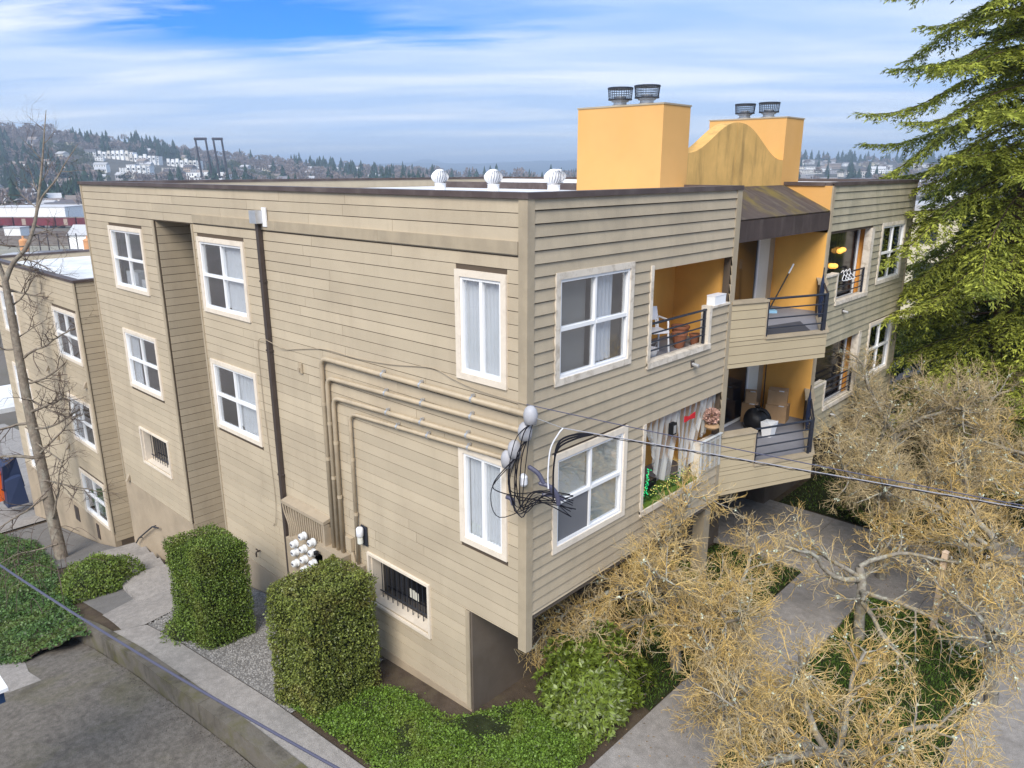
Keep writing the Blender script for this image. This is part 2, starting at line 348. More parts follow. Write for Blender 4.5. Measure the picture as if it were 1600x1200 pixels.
# ================================================================ the apartment block
bld = thing('apartment_building', 'large taupe lap-sided apartment block with ochre chimneys and corner facing us', 'building', (-8, 8, -8.7))
SF = Fr((0, 0, 0), (1, 0, 0), (0, -1, 0))       # south wall: u = x
EF = Fr((0, 0, 0), (0, 1, 0), (1, 0, 0))        # east wall: u = y
BOARDS = []
def clad(fr, u0, u1, z1, z0, openings, expo, thick, zref, maxlen, m, seed, owner):
    """lap boards from z1 (top) down to z0; openings are (u0, u1, ztop, zbottom)"""
    r = random.Random(seed); k = math.floor((zref-z1)/expo)
    while True:
        zt = zref-k*expo; zb = zt-expo; k += 1
        if zt <= z0+0.01: break
        a, b = min(zt, z1), max(zb, z0)
        if a-b < 0.012: continue
        iv = [(u0, u1)]
        for (o0, o1, ot, ob) in openings:
            ov = min(a, ot)-max(b, ob)
            if ov > 0.5*(a-b):
                nv = []
                for (p, q) in iv:
                    if o1 <= p or o0 >= q: nv.append((p, q)); continue
                    if o0 > p: nv.append((p, o0))
                    if o1 < q: nv.append((o1, q))
                iv = nv
        for (p, q) in iv:
            if q-p < 0.02: continue
            cuts = [p]; x = p
            while q-x > maxlen*1.3:
                x += maxlen*r.uniform(0.55, 1.0)
                if q-x < 0.6: break
                cuts.append(x)
            cuts.append(q)
            for i in range(len(cuts)-1):
                c0 = cuts[i]+(0.004 if i else 0); c1 = cuts[i+1]-(0.004 if i < len(cuts)-2 else 0)
                mb = MB(fr); tb = thick*(1+r.uniform(-.12, .12))
                gp = (.012 if thick < .02 else .015)*(1+r.uniform(-.2, .2)); mb.wedge(c0, c1, tb, 0.008 if thick < .02 else 0.007, b+gp, a)
                c = np.mean(np.array(mb.v), 0); dep = max(1.0, float((c-_C)@_d))
                BOARDS.append((((c1-c0)*(a-b))/dep**2, mb, m, owner))
def flush_boards(limit=300):
    owners = {}
    for b in BOARDS: owners.setdefault(b[3].name, []).append(b)
    for on, lst in owners.items():
        lst.sort(key=lambda b: -b[0]); own = lst[0][3]
        for s, mb, m, _ in lst[:limit]: mb.build('siding_board', MATS[m], own)
        rest = {}
        for s, mb, m, _ in lst[limit:]:
            t = rest.setdefault(m, MB()); o = len(t.v); t.v += mb.v; t.f += [tuple(i+o for i in f) for f in mb.f]
        for m, t in rest.items(): tag(t.build('siding_board_rows', MATS[m], own), kind='stuff')
def wall(fr, u0, u1, z1, z0, openings, m, name, parent, n0=-0.16, n1=0.0):
    """a solid wall slab with rectangular holes"""
    us = sorted({u0, u1}|{o[i] for o in openings for i in (0, 1) if u0 < o[i] < u1})
    zs = sorted({z0, z1}|{o[i] for o in openings for i in (2, 3) if z0 < o[i] < z1})
    mb = MB(fr)
    for i in range(len(us)-1):
        run = None
        for j in range(len(zs)-1):
            uc, zc = (us[i]+us[i+1])/2, (zs[j]+zs[j+1])/2
            solid = not any(o[0] < uc < o[1] and o[3] < zc < o[2] for o in openings)
            if solid: run = (run[0], zs[j+1]) if run else (zs[j], zs[j+1])
            if run and (not solid or j == len(zs)-2):
                mb.box(us[i], us[i+1], n0, n1, run[0], run[1]); run = None
    return mb.build(name, MATS[m], parent)
def ring(mb, u0, u1, z1, z0, w, n0, n1, wb=None):
    wb = wb or w
    mb.box(u0, u1, n0, n1, z1-w, z1); mb.box(u0, u1, n0, n1, z0, z0+wb)
    mb.box(u0, u0+w, n0, n1, z0+wb, z1-w); mb.box(u1-w, u1, n0, n1, z0+wb, z1-w)
def curtain(fr, u0, u1, z1, z0, n, waves, amp, m, parent, name='curtain'):
    mb = MB(fr); ph = rnd.uniform(0, 6)
    def fn(a, b):
        u = u0+(u1-u0)*a
        return fr.P(u, n+amp*math.sin(a*waves*6.28+ph+0.6*math.sin(b*3+a*9))*(0.5+0.7*b), z1+(z0-z1)*b)
    mb.sheet(fn, max(8, int(waves*7)), 6); return mb.build(name, MATS[m], parent, smooth=True)
def window(fr, u0, u1, z1, z0, parent, style='four', cover='none', trim='cream', tw=0.10, room='room', g='glass', label=None):
    mb = MB(fr); ring(mb, u0, u1, z1, z0, tw, 0.0, 0.045); w = mb.build('window', MATS[trim], parent)
    if label: w['label'] = label
    i0, i1, a1, a0 = u0+tw, u1-tw, z1-tw, z0+tw
    f = MB(fr); ring(f, i0, i1, a1, a0, 0.045, -0.06, 0.022)
    uc, zc = (i0+i1)/2, (a0+a1)/2; ps = []
    if style == 'four':
        f.box(uc-0.022, uc+0.022, -0.05, 0.012, a0+0.045, a1-0.045)
        f.box(i0+0.045, uc-0.022, -0.05, 0.018, zc-0.028, zc+0.028); f.box(uc+0.022, i1-0.045, -0.05, 0.018, zc-0.028, zc+0.028)
        for (p, q) in ((i0+.045, uc-.022), (uc+.022, i1-.045)):
            for (s, t) in ((a0+.045, zc-.028), (zc+.028, a1-.045)): ps.append((p, q, s, t))
    else:
        f.box(uc-0.03, uc+0.03, -0.05, 0.016, a0+0.045, a1-0.045)
        ps = [(i0+.045, uc-.03, a0+.045, a1-.045), (uc+.03, i1-.045, a0+.045, a1-.045)]
    f.build('frame', MATS['vinyl'], w)
    for k, (p, q, s, t) in enumerate(ps):
        pm = MB(fr); pm.box(p, q, -0.030-0.004*(k % 2), -0.024-0.004*(k % 2), s, t); pm.build('pane', MATS[g], w)
    rm = MB(fr); P = fr.P; n0, n1 = -0.17, -1.5; r0, r1, b0, b1 = i0-.3, i1+.3, a0-.35, a1+.3
    rm.face([P(r0, n1, b0), P(r1, n1, b0), P(r1, n1, b1), P(r0, n1, b1)])
    rm.face([P(r0, n0, b0), P(r0, n1, b0), P(r0, n1, b1), P(r0, n0, b1)]); rm.face([P(r1, n0, b0), P(r1, n1, b0), P(r1, n1, b1), P(r1, n0, b1)])
    rm.face([P(r0, n0, b0), P(r1, n0, b0), P(r1, n1, b0), P(r0, n1, b0)]); rm.face([P(r0, n0, b1), P(r1, n0, b1), P(r1, n1, b1), P(r0, n1, b1)])
    rm.build('room_interior', MATS[room], w)
    Wd = i1-i0
    if cover == 'curtains':
        curtain(fr, i0+0.02, uc-.03, a1-.05, a0+.03, -0.085, 5, 0.016, 'curtain', w); curtain(fr, uc-.02, i1-.02, a1-.05, a0+.03, -0.09, 6, 0.016, 'curtain', w)
    elif cover == 'half':
        curtain(fr, uc+0.03, i1-.03, a1-.05, a0+.03, -0.095, 7, 0.02, 'curtain', w)
        curtain(fr, i0+Wd*.30, i0+Wd*.42, a1-.05, a0+.03, -0.2, 2, 0.02, 'curtain', w)
    elif cover == 'bedroom':
        curtain(fr, uc+0.05, uc+Wd*.32, a1-.06, a0+.05, -0.10, 5, 0.022, 'curtain', w)
        c = MB(fr); c.box(i0-.1, uc-.32, -1.1, -1.05, a0, a1); c.build('closet_door', MATS['screen'], w)
        c = MB(fr); c.box(uc-.3, uc+.1, -1.0, -.95, a0-.2, a1+.2); c.box(uc+Wd*.33, i1, -.9, -.85, a0-.2, a1+.2); c.build('back_wall_panel', MATS['blind'], w)
        c = MB(fr); c.box(i0+.05, i0+.55, -.75, -.35, a0+.48, a0+.51)
        for q in ((i0+.08, -.70), (i0+.5, -.70), (i0+.08, -.40), (i0+.5, -.40)): c.box(q[0]-.025, q[0]+.025, q[1]-.025, q[1]+.025, a0-.3, a0+.48)
        c.build('table', MATS['wood_post'], w)
    elif cover == 'blinds':
        for (p, q, s, t) in ((i0+.03, uc-.03, zc-.02, a1-.03), (uc+.03, i1-.03, a0+.02, a1-.03)):
            c = MB(fr); h = (t-s)/26
            for k in range(26): c.face([P(p, -.075, s+k*h), P(q, -.075, s+k*h), P(q, -.092, s+(k+1)*h), P(p, -.092, s+(k+1)*h)])
            c.build('blind', MATS['blind'], w)
        c = MB(fr); c.box(i0+.05, uc-.03, -.015, -.012, a0+.05, zc-.03); c.build('insect_screen', MATS['screen'], w)
    elif cover == 'drape_left':
        curtain(fr, i0+.02, i0+Wd*.3, a1-.05, a0+.03, -0.095, 3, 0.02, 'curtain', w)
        curtain(fr, uc+Wd*.3, i1-.02, a1-.05, a0+.03, -0.095, 2, 0.02, 'curtain', w)
    elif cover == 'clutter':
        c = MB(fr); c.box(i0+.1, uc-.1, -.5, -.2, a0-.1, a0+.35); c.box(uc+.1, i1-.2, -.45, -.2, a0-.1, a0+.2); c.build('boxes_inside', MATS['curtain'], w)
    return w

# openings of the south wall ------------------------------------------------
WZ = [(-1.07, -2.72), (-3.82, -5.47)]
SW = [(-14.84, -12.69), (-9.71, -7.66), (-1.40, -0.36)]
GAR = [(-14.68, -12.82, -6.64, -7.72), (-4.02, -2.24, -6.64, -7.72)]
S_open = [(a+.1, b-.1, t-.1, s+.1) for (a, b) in SW for (t, s) in WZ]+GAR
S_clad = [(a, b, t, s) for (a, b) in SW for (t, s) in WZ]+GAR
SLOT0, SLOT1, SLOTZ = -11.91, -9.94, -0.82
sw_regions = [(-16.5, 0, -0.0, SLOTZ), (-16.5, SLOT0, SLOTZ, -8.75), (SLOT1, 0, SLOTZ, -6.73), (SLOT1, -1.24, -6.73, -8.62)]
for k, (a, b, t, s) in enumerate(sw_regions):
    clad(SF, a, b, t, s, S_clad, 0.19, 0.011, -0.05, 3.4, 'siding', 40+k, bld)
S_hole = S_open+[(SLOT0, SLOT1, SLOTZ, -13), (-1.24, 0, -6.72, -13)]
wall(SF, -16.5, 0, 0, -8.72, S_hole, 'gap', 'wall', bld, n0=-0.18, n1=-0.001)
mb = MB(SF); mb.box(-16.5, SLOT0, -0.18, 0.012, -12.5, -8.75); mb.box(SLOT1, -1.24, -0.18, 0.012, -12.5, -8.62)
each(mb, 'foundation', MATS['concrete_base'], bld)
# stair recess between the two halves
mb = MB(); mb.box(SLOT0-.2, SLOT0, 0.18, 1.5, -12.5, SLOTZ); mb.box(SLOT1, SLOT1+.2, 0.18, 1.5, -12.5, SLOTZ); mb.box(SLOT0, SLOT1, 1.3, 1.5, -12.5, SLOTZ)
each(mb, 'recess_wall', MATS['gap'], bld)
mb = MB(SF); mb.box(SLOT0, SLOT1, -1.3, -0.19, SLOTZ, SLOTZ+.1); mb.build('recess_ceiling', MATS['corner_trim'], bld)
RF = Fr((SLOT0, 0, 0), (0, 1, 0), (1, 0, 0)); clad(RF, 0.03, 1.3, SLOTZ, -9.4, [], 0.19, 0.011, -0.05, 4, 'siding', 77, bld)
# security windows at garage level
def barred(fr, o, parent, label):
    u0, u1, t, s = o
    mb = MB(fr); ring(mb, u0, u1, t, s, 0.05, -0.02, 0.05); w = mb.build('window', MATS['cream'], parent); w['label'] = label
    m2 = MB(fr); P = fr.P; d = 0.27
    m2.box(u0+.05, u0+.07, -d, -.02, s+.05, t-.05); m2.box(u1-.07, u1-.05, -d, -.02, s+.05, t-.05); m2.box(u0+.05, u1-.05, -d, -.02, t-.07, t-.05)
    m2.hexa([P(u0+.05, -d, s), P(u1-.05, -d, s), P(u1-.05, -.02, s), P(u0+.05, -.02, s), P(u0+.05, -d, s+.075), P(u1-.05, -d, s+.075), P(u1-.05, -.02, s+.055), P(u0+.05, -.02, s+.055)], fr.flip)
    m2.build('sill', MATS['cream'], w)
    m3 = MB(fr); m3.box(u0+.07, u1-.07, -d-.01, -d, s+.06, t-.07); m3.build('pane', MATS['door_dark'], w)
    nb = 11
    for k in range(nb):
        u = u0+.07+(u1-u0-.14)*(k+.5)/nb
        MB(fr).tube([P(u, -d+.09, s+.065), P(u, -d+.09, t-.07)], 0.009, 5).build('security_bar', MATS['railing'], w)
    MB(fr).tube([P(u0+.07, -d+.09, s+.2), P(u1-.07, -d+.09, s+.25)], 0.013, 5).build('cross_bar', MATS['railing'], w)
    return w
barred(SF, GAR[0], bld, 'barred garage window beside the stair recess')
gw = barred(SF, GAR[1], bld, 'barred garage window behind the clipped hedge')
mb = MB(SF); mb.box(-3.15, -3.0, -.268, -.262, -7.38, -7.2); mb.box(-2.99, -2.9, -.268, -.262, -7.38, -7.22); mb.build('sticker', MATS['blind'], gw)
covers = {0: ('clutter', 'drape_left'), 1: ('half', 'half'), 2: ('curtains', 'curtains')}
for i, (a, b) in enumerate(SW):
    for j, (t, s) in enumerate(WZ):
        window(SF, a, b, t, s, bld, style='two' if i == 2 else 'four', cover=covers[i][j])
# trim boards of the south wall
mb = MB(SF)
mb.box(SLOT0-.11, SLOT0+.0, 0.0, 0.03, -8.75, SLOTZ); mb.box(SLOT1-.0, SLOT1+.07, 0.0, 0.03, -8.62, SLOTZ); mb.box(-16.5, -16.42, 0.0, 0.03, -8.75, -0.02)
mb.box(-1.33, -1.24, 0.0, 0.032, -8.64, -6.73); each(mb, 'corner_board', MATS['corner_trim'], bld)
mb = MB(SF); mb.box(-.13, 0.035, 0.0, 0.035, -6.9, 0.0); each(mb, 'corner_board', MATS['corner_trim'], bld)
mb = MB(EF); mb.box(0.0, .11, 0.0, 0.035, -6.9, 0.0); each(mb, 'corner_board', MATS['corner_trim'], bld)
for (a, b) in ((-9.8, -6.35), (-6.345, -3.2), (-3.195, -.14)):
    mb = MB(SF); mb.box(a, b, 0.0, 0.042, -.78, -.605); mb.build('belly_band', MATS['corner_trim'], bld)
# far side and back walls
mb = MB(); mb.box(-16.5, -16.32, 0.18, 16.8, -12.5, 0); mb.box(-16.3, 0, 16.62, 16.8, -12.5, 0); each(mb, 'rear_wall', MATS['siding'], bld)

# the east wall ---------------------------------------------------------------
DZ = -2.74
EW = [(0.57, 2.51, -1.07, -2.73), (0.57, 2.51, -3.80, -5.45)]
EWB = [(14.23, 16.24, -1.07, -2.73), (14.23, 16.24, -3.80, -5.45)]
opA, opB = [], []
for dz in (0, DZ):
    opA += [(3.03, 5.12, -1.19+dz, -2.88+dz), (5.12, 5.80, -1.19+dz, -2.17+dz)]
    opB += [(11.38, 13.55, -1.15+dz, -2.88+dz), (10.62, 11.38, -1.15+dz, -2.17+dz)]
Ai = [(a+.1, b-.1, t-.1, s+.1) for (a, b, t, s) in EW]; Bi = [(a+.1, b-.1, t-.1, s+.1) for (a, b, t, s) in EWB]
clad(EF, 0.11, 5.86, 0, -6.32, EW+opA, 0.178, 0.033, -0.03, 9, 'siding_east', 5, bld)
clad(EF, 10.58, 16.74, 0, -6.32, EWB+opB, 0.178, 0.033, -0.03, 9, 'siding_mildew', 6, bld)
wall(EF, 0.001, 5.9, 0, -6.30, Ai+opA, 'gap', 'wall', bld, n0=-0.14, n1=-0.001)
wall(EF, 10.5, 16.8, 0, -6.30, Bi+opB, 'gap', 'wall', bld, n0=-0.14, n1=-0.001)
window(EF, *EW[0], bld, cover='bedroom', trim='old_cream'); window(EF, *EW[1], bld, cover='blinds')
window(EF, *EWB[0], bld, cover='drape_left', trim='old_cream', g='glass_dark'); window(EF, *EWB[1], bld, cover='none', g='glass_dark')
mb = MB(EF); mb.box(5.80, 5.99, 0, 0.035, -6.32, 0.0); mb.box(10.46, 10.60, 0, 0.035, -6.32, 0); mb.box(16.74, 16.83, 0, 0.035, -6.32, 0)
each(mb, 'corner_board', MATS['corner_trim'], bld)
for dz in (0, DZ):      # loggia trims
    mb = MB(EF)
    mb.box(3.0, 3.08, -.14, 0.045, -2.88+dz, -1.19+dz); mb.box(5.05, 5.14, -.14, 0.04, -2.83+dz, -2.12+dz)
    mb.box(3.0, 5.14, -.14, 0.06, -2.93+dz, -2.83+dz); mb.box(5.14, 5.80, -.14, 0.05, -2.17+dz, -2.13+dz)
    mb.box(13.42, 13.62, -.14, 0.045, -2.88+dz, -1.15+dz); mb.box(11.36, 13.62, -.14, 0.06, -2.93+dz, -2.83+dz)
    mb.box(11.33, 11.40, -.14, 0.04, -2.83+dz, -2.12+dz); mb.box(10.60, 11.33, -.14, 0.05, -2.17+dz, -2.13+dz)
    each(mb, 'opening_trim', MATS['old_cream'], bld)
    # loggia rooms: back, sides, floor, ceiling
    D = -1.25
    for (a, b) in ((2.9, 5.90), (5.99, 10.46), (10.55, 13.62)):
        D = -.30 if a > 10.5 else -1.25
        mb = MB(EF); zt, zb = -1.0+dz, -2.95+dz
        if a == 5.99: zt = -0.62 if dz == 0 else -3.475
        mb.box(a-.04, a, D, -0.14, zb, zt); mb.box(b, b+.04, D, -0.14 if a != 5.99 else 0.0, zb, zt); mb.box(a-.04, b+.04, D-.1, D, zb, zt)
        each(mb, 'loggia_wall', MATS['ochre'], bld)
        mb = MB(EF); mb.box(a, b, D, -0.14 if a != 5.99 else -0.02, zb-.08, zb); mb.build('loggia_floor', MATS['deck_grey'], bld)
        if a != 5.99 or dz: 
            mb = MB(EF); mb.box(a, b, D, -0.14 if a != 5.99 else -0.02, zt, zt+.08); mb.build('loggia_ceiling', MATS['siding_balcony'], bld)
    # sliding doors
    def slider(a, b, panel, dz, D=-1.25):
        mb = MB(EF); ring(mb, a, b, -1.12+dz if not panel else -.95+dz, -2.93+dz, 0.06, D, D+.05); d = mb.build('sliding_door', MATS['vinyl'], bld)
        mb = MB(EF); mb.box(a+.06, b-.06, D+.005, D+.02, -2.87+dz, (-1.18 if not panel else -1.01)+dz); mb.build('pane', MATS['door_dark'], d)
        if panel:
            for (p, q, m) in ((b, b+.55, 'blind'), (b+.55, b+.82, 'corner_trim')):
                x = MB(EF); x.box(p+.003, q, D, D+.04, -2.93+dz, -.95+dz); x.build('wall_panel', MATS[m], bld)
    slider(7.6, 9.58, True, dz); slider(10.62, 13.4, False, dz, -.30)
# soffit strips under the walls
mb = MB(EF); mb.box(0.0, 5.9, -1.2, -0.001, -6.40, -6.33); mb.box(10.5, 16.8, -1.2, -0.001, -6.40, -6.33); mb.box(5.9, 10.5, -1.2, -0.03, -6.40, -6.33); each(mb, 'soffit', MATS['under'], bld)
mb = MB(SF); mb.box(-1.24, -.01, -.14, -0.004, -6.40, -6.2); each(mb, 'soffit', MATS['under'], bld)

# triangular balconies ----------------------------------------------------------
P0 = np.array((0.03, 5.93)); P1 = np.array((1.06, 8.2)); P2 = np.array((0.03, 10.5))
def edge(a, b):
    d = b-a; L = np.linalg.norm(d); n = np.array((d[1], -d[0]))/L
    return Fr((a[0], a[1], 0), (d[0], d[1], 0), (n[0], n[1], 0)), L
for dz in (0, DZ):
    f1, L1 = edge(P0, P1); f2, L2 = edge(P1, P2)
    bal = MB(); bal.prism([(-.02, 5.95), (P1[0]-.10, P1[1]), (-.02, 10.48)], -3.40+dz, -2.95+dz)
    bo = bal.build('balcony', MATS['deck_grey'], bld)
    so = MB(); so.prism([(-.02, 5.95), (P1[0]-.06, P1[1]), (-.02, 10.48)], -3.46+dz, -3.401+dz); so.build('balcony_soffit', MATS['corner_trim'], bo)
    for fr, L, c0, c1 in ((f1, L1, 0.0, .34*L1), (f2, L2, .66*L2, L2)):
        clad(fr, c0, c1, -2.20+dz, -2.96+dz, [], 0.178, 0.014, -0.03+dz, 9, 'siding_balcony', 9, bld)
        clad(fr, 0, L-.0, -2.96+dz, -3.50+dz, [], 0.178, 0.014, -0.03+dz, 9, 'siding_balcony', 10, bld)
        s = MB(fr); s.box(c0, c1, -.13, -.001, -2.96+dz, -2.20+dz); s.box(0.02, L-.02, -.10, -.001, -3.47+dz, -2.97+dz); each(s, 'parapet', MATS['gap'], bo)
        cp = MB(fr); cp.box(c0-.02, c1+.03, -.17, .045, -2.20+dz, -2.15+dz)
        o0, o1 = (c1, L) if c0 == 0 else (0, c0)
        cp.box(o0+.03, o1-.03, -.15, .045, -2.96+dz, -2.92+dz); each(cp, 'parapet_cap', MATS['corner_trim'], bo)
        e = MB(fr); e.box(*((c1, c1+.025) if c0 == 0 else (c0-.025, c0)), -.13, .02, -2.96+dz, -2.20+dz); e.build('parapet_end', MATS['corner_trim'], bo)
        P = fr.P
        r0, r1 = o0+.05, o1-.06
        MB(fr).tube([P(r0, -.05, -2.16+dz), P(r1, -.05, -2.16+dz)], 0.024, 8).build('railing', MATS['railing'], bo)
        for k in range(3): MB(fr).tube([P(r0, -.05, -2.36-.2*k+dz), P(r1, -.05, -2.36-.2*k+dz)], 0.016, 6).build('rail_bar', MATS['railing'], bo)
        for u in (r0+.03, r1-.03): MB(fr).box(u-.022, u+.022, -.072, -.028, -2.93+dz, -2.14+dz).build('rail_post', MATS['railing'], bo)
# loggia railings
for dz in (0, DZ):
    for (a, b) in ((3.08, 5.05), (11.40, 13.42)):
        if dz and a < 4: continue
        MB(EF).tube([EF.P(a, -.04, -2.19+dz), EF.P(b, -.04, -2.19+dz)], 0.022, 8).build('railing', MATS['railing'], bld)
        for k in range(3): MB(EF).tube([EF.P(a, -.04, -2.36-.15*k+dz), EF.P(b, -.04, -2.36-.15*k+dz)], 0.015, 6).build('rail_bar', MATS['railing'], bld)
        u = b-.05; MB(EF).box(u-.022, u+.022, -.062, -.018, -2.83+dz, -2.17+dz).build('rail_post', MATS['railing'], bld)

# ground floor under the overhang
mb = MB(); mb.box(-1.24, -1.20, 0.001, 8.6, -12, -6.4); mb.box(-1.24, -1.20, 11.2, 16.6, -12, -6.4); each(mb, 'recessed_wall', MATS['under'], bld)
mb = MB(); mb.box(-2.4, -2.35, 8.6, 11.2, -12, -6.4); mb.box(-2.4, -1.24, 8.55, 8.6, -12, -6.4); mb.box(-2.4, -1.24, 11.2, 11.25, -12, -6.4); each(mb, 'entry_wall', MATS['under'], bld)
mb = MB(); mb.box(-2.34, -2.30, 8.9, 9.8, -8.6, -6.6); mb.build('entry_door', MATS['door_dark'], bld)
mb = MB(); mb.box(-.35, -.1, 5.7, 5.95, -8.7, -6.4); mb.build('column', MATS['corner_trim'], bld)

# roof --------------------------------------------------------------------------
mb = MB(); mb.box(-16.3, -.14, 0.18, 5.9, -.40, -.30); mb.box(-16.3, -1.16, 5.9, 10.5, -.40, -.30); mb.box(-16.3, -.14, 10.5, 16.6, -.40, -.30); mb.build('roof_deck', MATS['membrane'], bld)
for (x0, x1, y0, y1) in ((-16.55, -11.0, -.055, .2), (-10.997, -5.5, -.055, .2), (-5.497, .055, -.055, .2), (-.16, .055, .2, 5.99), (-.16, .055, 10.46, 16.85), (-1.14, -.163, 10.42, 10.62), (-1.14, -.163, 5.86, 5.99), (-16.55, -16.3, .2, 16.85), (-16.3, -.16, 16.6, 16.85)):
    mb = MB(); mb.box(x0, x1, y0, y1, -.045, .035); mb.build('coping', MATS['coping'], bld)
mb = MB(); mb.box(-16.3, -.16, 16.5, 16.58, -.3, -.046); mb.build('inner_parapet', MATS['membrane'], bld)
mb = MB(); mb.box(-15.0, -3.3, 11.6, 11.9, -.3, -.09); mb.build('roof_step', MATS['coping'], bld)
mb = MB(); mb.box(-6.6, -3.4, 9.6, 11.2, -.3, -.14); mb.build('roof_curb', MATS['membrane'], bld)
# recess end walls next to the awning, then awning
mb = MB(); mb.box(-1.15, -.0, 10.46, 10.5, -1.1, -.047); mb.box(-1.15, -.14, 5.9, 5.95, -1.1, -.047); each(mb, 'awning_side_wall', MATS['ochre_roof'], bld)
aw = thing('awning', 'sloped dark brown canvas awning with mossy streaks over the middle balcony', 'awning', (-.5, 8.2, -1))
mb = MB(); mb.hexa([(-1.14, 6.0, -.07), (0.0, 6.0, -.63), (0.0, 10.45, -.63), (-1.14, 10.45, -.07), (-1.14, 6.0, -.04), (0.02, 6.0, -.60), (0.02, 10.45, -.60), (-1.14, 10.45, -.04)])
mb.build('canopy', MATS['awning'], aw)
mb = MB(); mb.box(-.01, .022, 6.0, 10.45, -1.03, -.632); mb.build('valance', MATS['awning_front'], aw)
for k in range(5):
    y = 6.05+k*1.09; MB().tube([(-1.1, y, -.11), (-.02, y, -.66), (-.02, y, -1.0)], .014, 6).build('frame_bar', MATS['railing'], aw)
# chimneys and the curved parapet
for (y0, y1, nm) in ((5.0, 5.95, 0), (10.28, 11.25, 1)):
    mb = MB(); mb.box(-3.13, -1.15, y0, y1, -.3, 1.47); ch = mb.build('chimney', MATS['ochre_roof'], bld)
    mb = MB(); mb.box(-3.145, -1.135, y0-.015, y1+.015, 1.471, 1.50); mb.build('chimney_cap', MATS['corner_trim'], ch)
    for xc in (-2.42, -1.80):
        yc = y0+.42
        mb = MB(); mb.lathe((xc, yc, 1.50), [(.17, 0), (.17, .03), (.13, .05), (.13, .09), (.17, .10), (.17, .13), (.11, .15), (.11, .2)], 16); mb.build('flue_collar', MATS['galv'], ch)
        mb = MB(); mb.lathe((xc, yc, 1.50), [(.25, .33), (.25, .36), (.02, .375)], 20); mb.lathe((xc, yc, 1.5), [(.235, .13), (.235, .15), (.1, .15)], 20)
        mb.build('flue_lid', MATS['railing'], ch)
        for q in range(30):
            th = q*2*math.pi/30
            if q == 0: cage = MB()
            cage.tube([(xc+.22*math.cos(th), yc+.22*math.sin(th), 1.63), (xc+.24*math.cos(th), yc+.24*math.sin(th), 1.84)], .0045, 4, False)
        for h in range(4): cage.lathe((xc, yc, 1.66+h*.045), [(.224+h*.004, 0), (.228+h*.004, .004), (.224+h*.004, .008)], 20)
        cage.f = [f for f in cage.f if len(f) == 4]
        cage.build('flue_cage', MATS['railing'], ch)
ys = np.linspace(5.95, 10.28, 45); prof = []
for y in ys:
    t = (y-7.95)/2.25 if y > 7.95 else (7.95-y)/2.0
    t = min(1, abs(t)); zz = 1.27-0.74*(0.5-0.5*math.cos(math.pi*t))**1.15 if y > 7.95 else 1.27-0.64*(0.5-0.5*math.cos(math.pi*t))**1.1
    prof.append(zz)
cols_ = [k for k in range(len(ys)-1)]
for part, (k0, k1) in enumerate(((0, 20), (20, 44))):
    mb = MB()
    for k in range(k0, k1):
        mb.hexa([(-1.45, ys[k], -.3), (-1.15, ys[k], -.3), (-1.15, ys[k+1]-(0.012 if k == 19 else 0), -.3), (-1.45, ys[k+1]-(0.012 if k == 19 else 0), -.3),
                 (-1.45, ys[k], prof[k]), (-1.15, ys[k], prof[k]), (-1.15, ys[k+1]-(0.012 if k == 19 else 0), prof[k+1]), (-1.45, ys[k+1]-(0.012 if k == 19 else 0), prof[k+1])])
    mb.build('curved_parapet', MATS['ochre_stained'], bld)

# the lower wing next door (same siding, one storey lower) ------------------------
wing = thing('apartment_building', 'lower taupe apartment wing with flat white roof behind the bare tree', 'building', (-22, 4, -12))
AX0, AX1, AZ = -28.0, -18.36, -2.9
AWN = [(-20.85, -18.62, -3.93, -5.6), (-20.75, -18.60, -6.86, -8.5), (-20.85, -18.60, -9.62, -11.25), (-27.0, -25.0, -3.93, -5.6), (-27.0, -25.0, -6.86, -8.5), (-27.0, -25.0, -9.62, -11.25)]
clad(SF, AX0, AX1, AZ, -11.3, AWN, 0.19, 0.011, -0.05, 3.4, 'siding', 60, wing)
wall(SF, AX0, AX1, AZ, -11.25, [(a+.1, b-.1, t-.1, s+.1) for (a, b, t, s) in AWN], 'gap', 'wall', wing, n0=-.18, n1=-.001)
for k, (a, b, t, s) in enumerate(AWN): window(SF, a, b, t, s, wing, cover=('none', 'drape_left', 'clutter')[k % 3])
mb = MB(SF); mb.box(AX0, AX1, -.18, .012, -15, -11.3); each(mb, 'foundation', MATS['concrete_base'], wing)
mb = MB(SF); mb.box(AX1-.10, AX1+.03, 0, .03, -11.3, AZ); each(mb, 'corner_board', MATS['corner_trim'], wing)
mb = MB(); mb.box(AX1+.05, -16.52, 1.4, 1.55, -15, AZ); mb.build('bounce_wall', MATS['siding'], wing)  # closing wall added in the gap to bounce light onto the siding
WF = Fr((AX1, 0, 0), (0, 1, 0), (1, 0, 0)); clad(WF, 0.03, 1.4, AZ, -11.6, [], 0.19, 0.011, -0.05, 5, 'siding', 61, wing)
mb = MB(WF); mb.box(0.18, 9, -.18, -.001, -15, AZ); mb.build('side_wall', MATS['gap'], wing)
mb = MB(); mb.box(AX0, AX0+.18, .18, 9, -15, AZ); mb.box(AX0, AX1, 9, 9.18, -15, AZ); each(mb, 'rear_wall', MATS['siding'], wing)
mb = MB(); mb.box(AX0+.18, AX1-.18, .18, 9, AZ-.35, AZ-.22); mb.build('roof_deck', MATS['membrane'], wing)
for (x0, x1, y0, y1) in ((AX0-.05, AX1+.05, -.05, .2), (AX1-.2, AX1+.05, .2, 9.2), (AX0-.05, AX0+.2, .2, 9.2), (AX0+.2, AX1-.2, 9, 9.2)):
    mb = MB(); mb.box(x0, x1, y0, y1, AZ-.045, AZ+.03); mb.build('coping', MATS['coping'], wing)
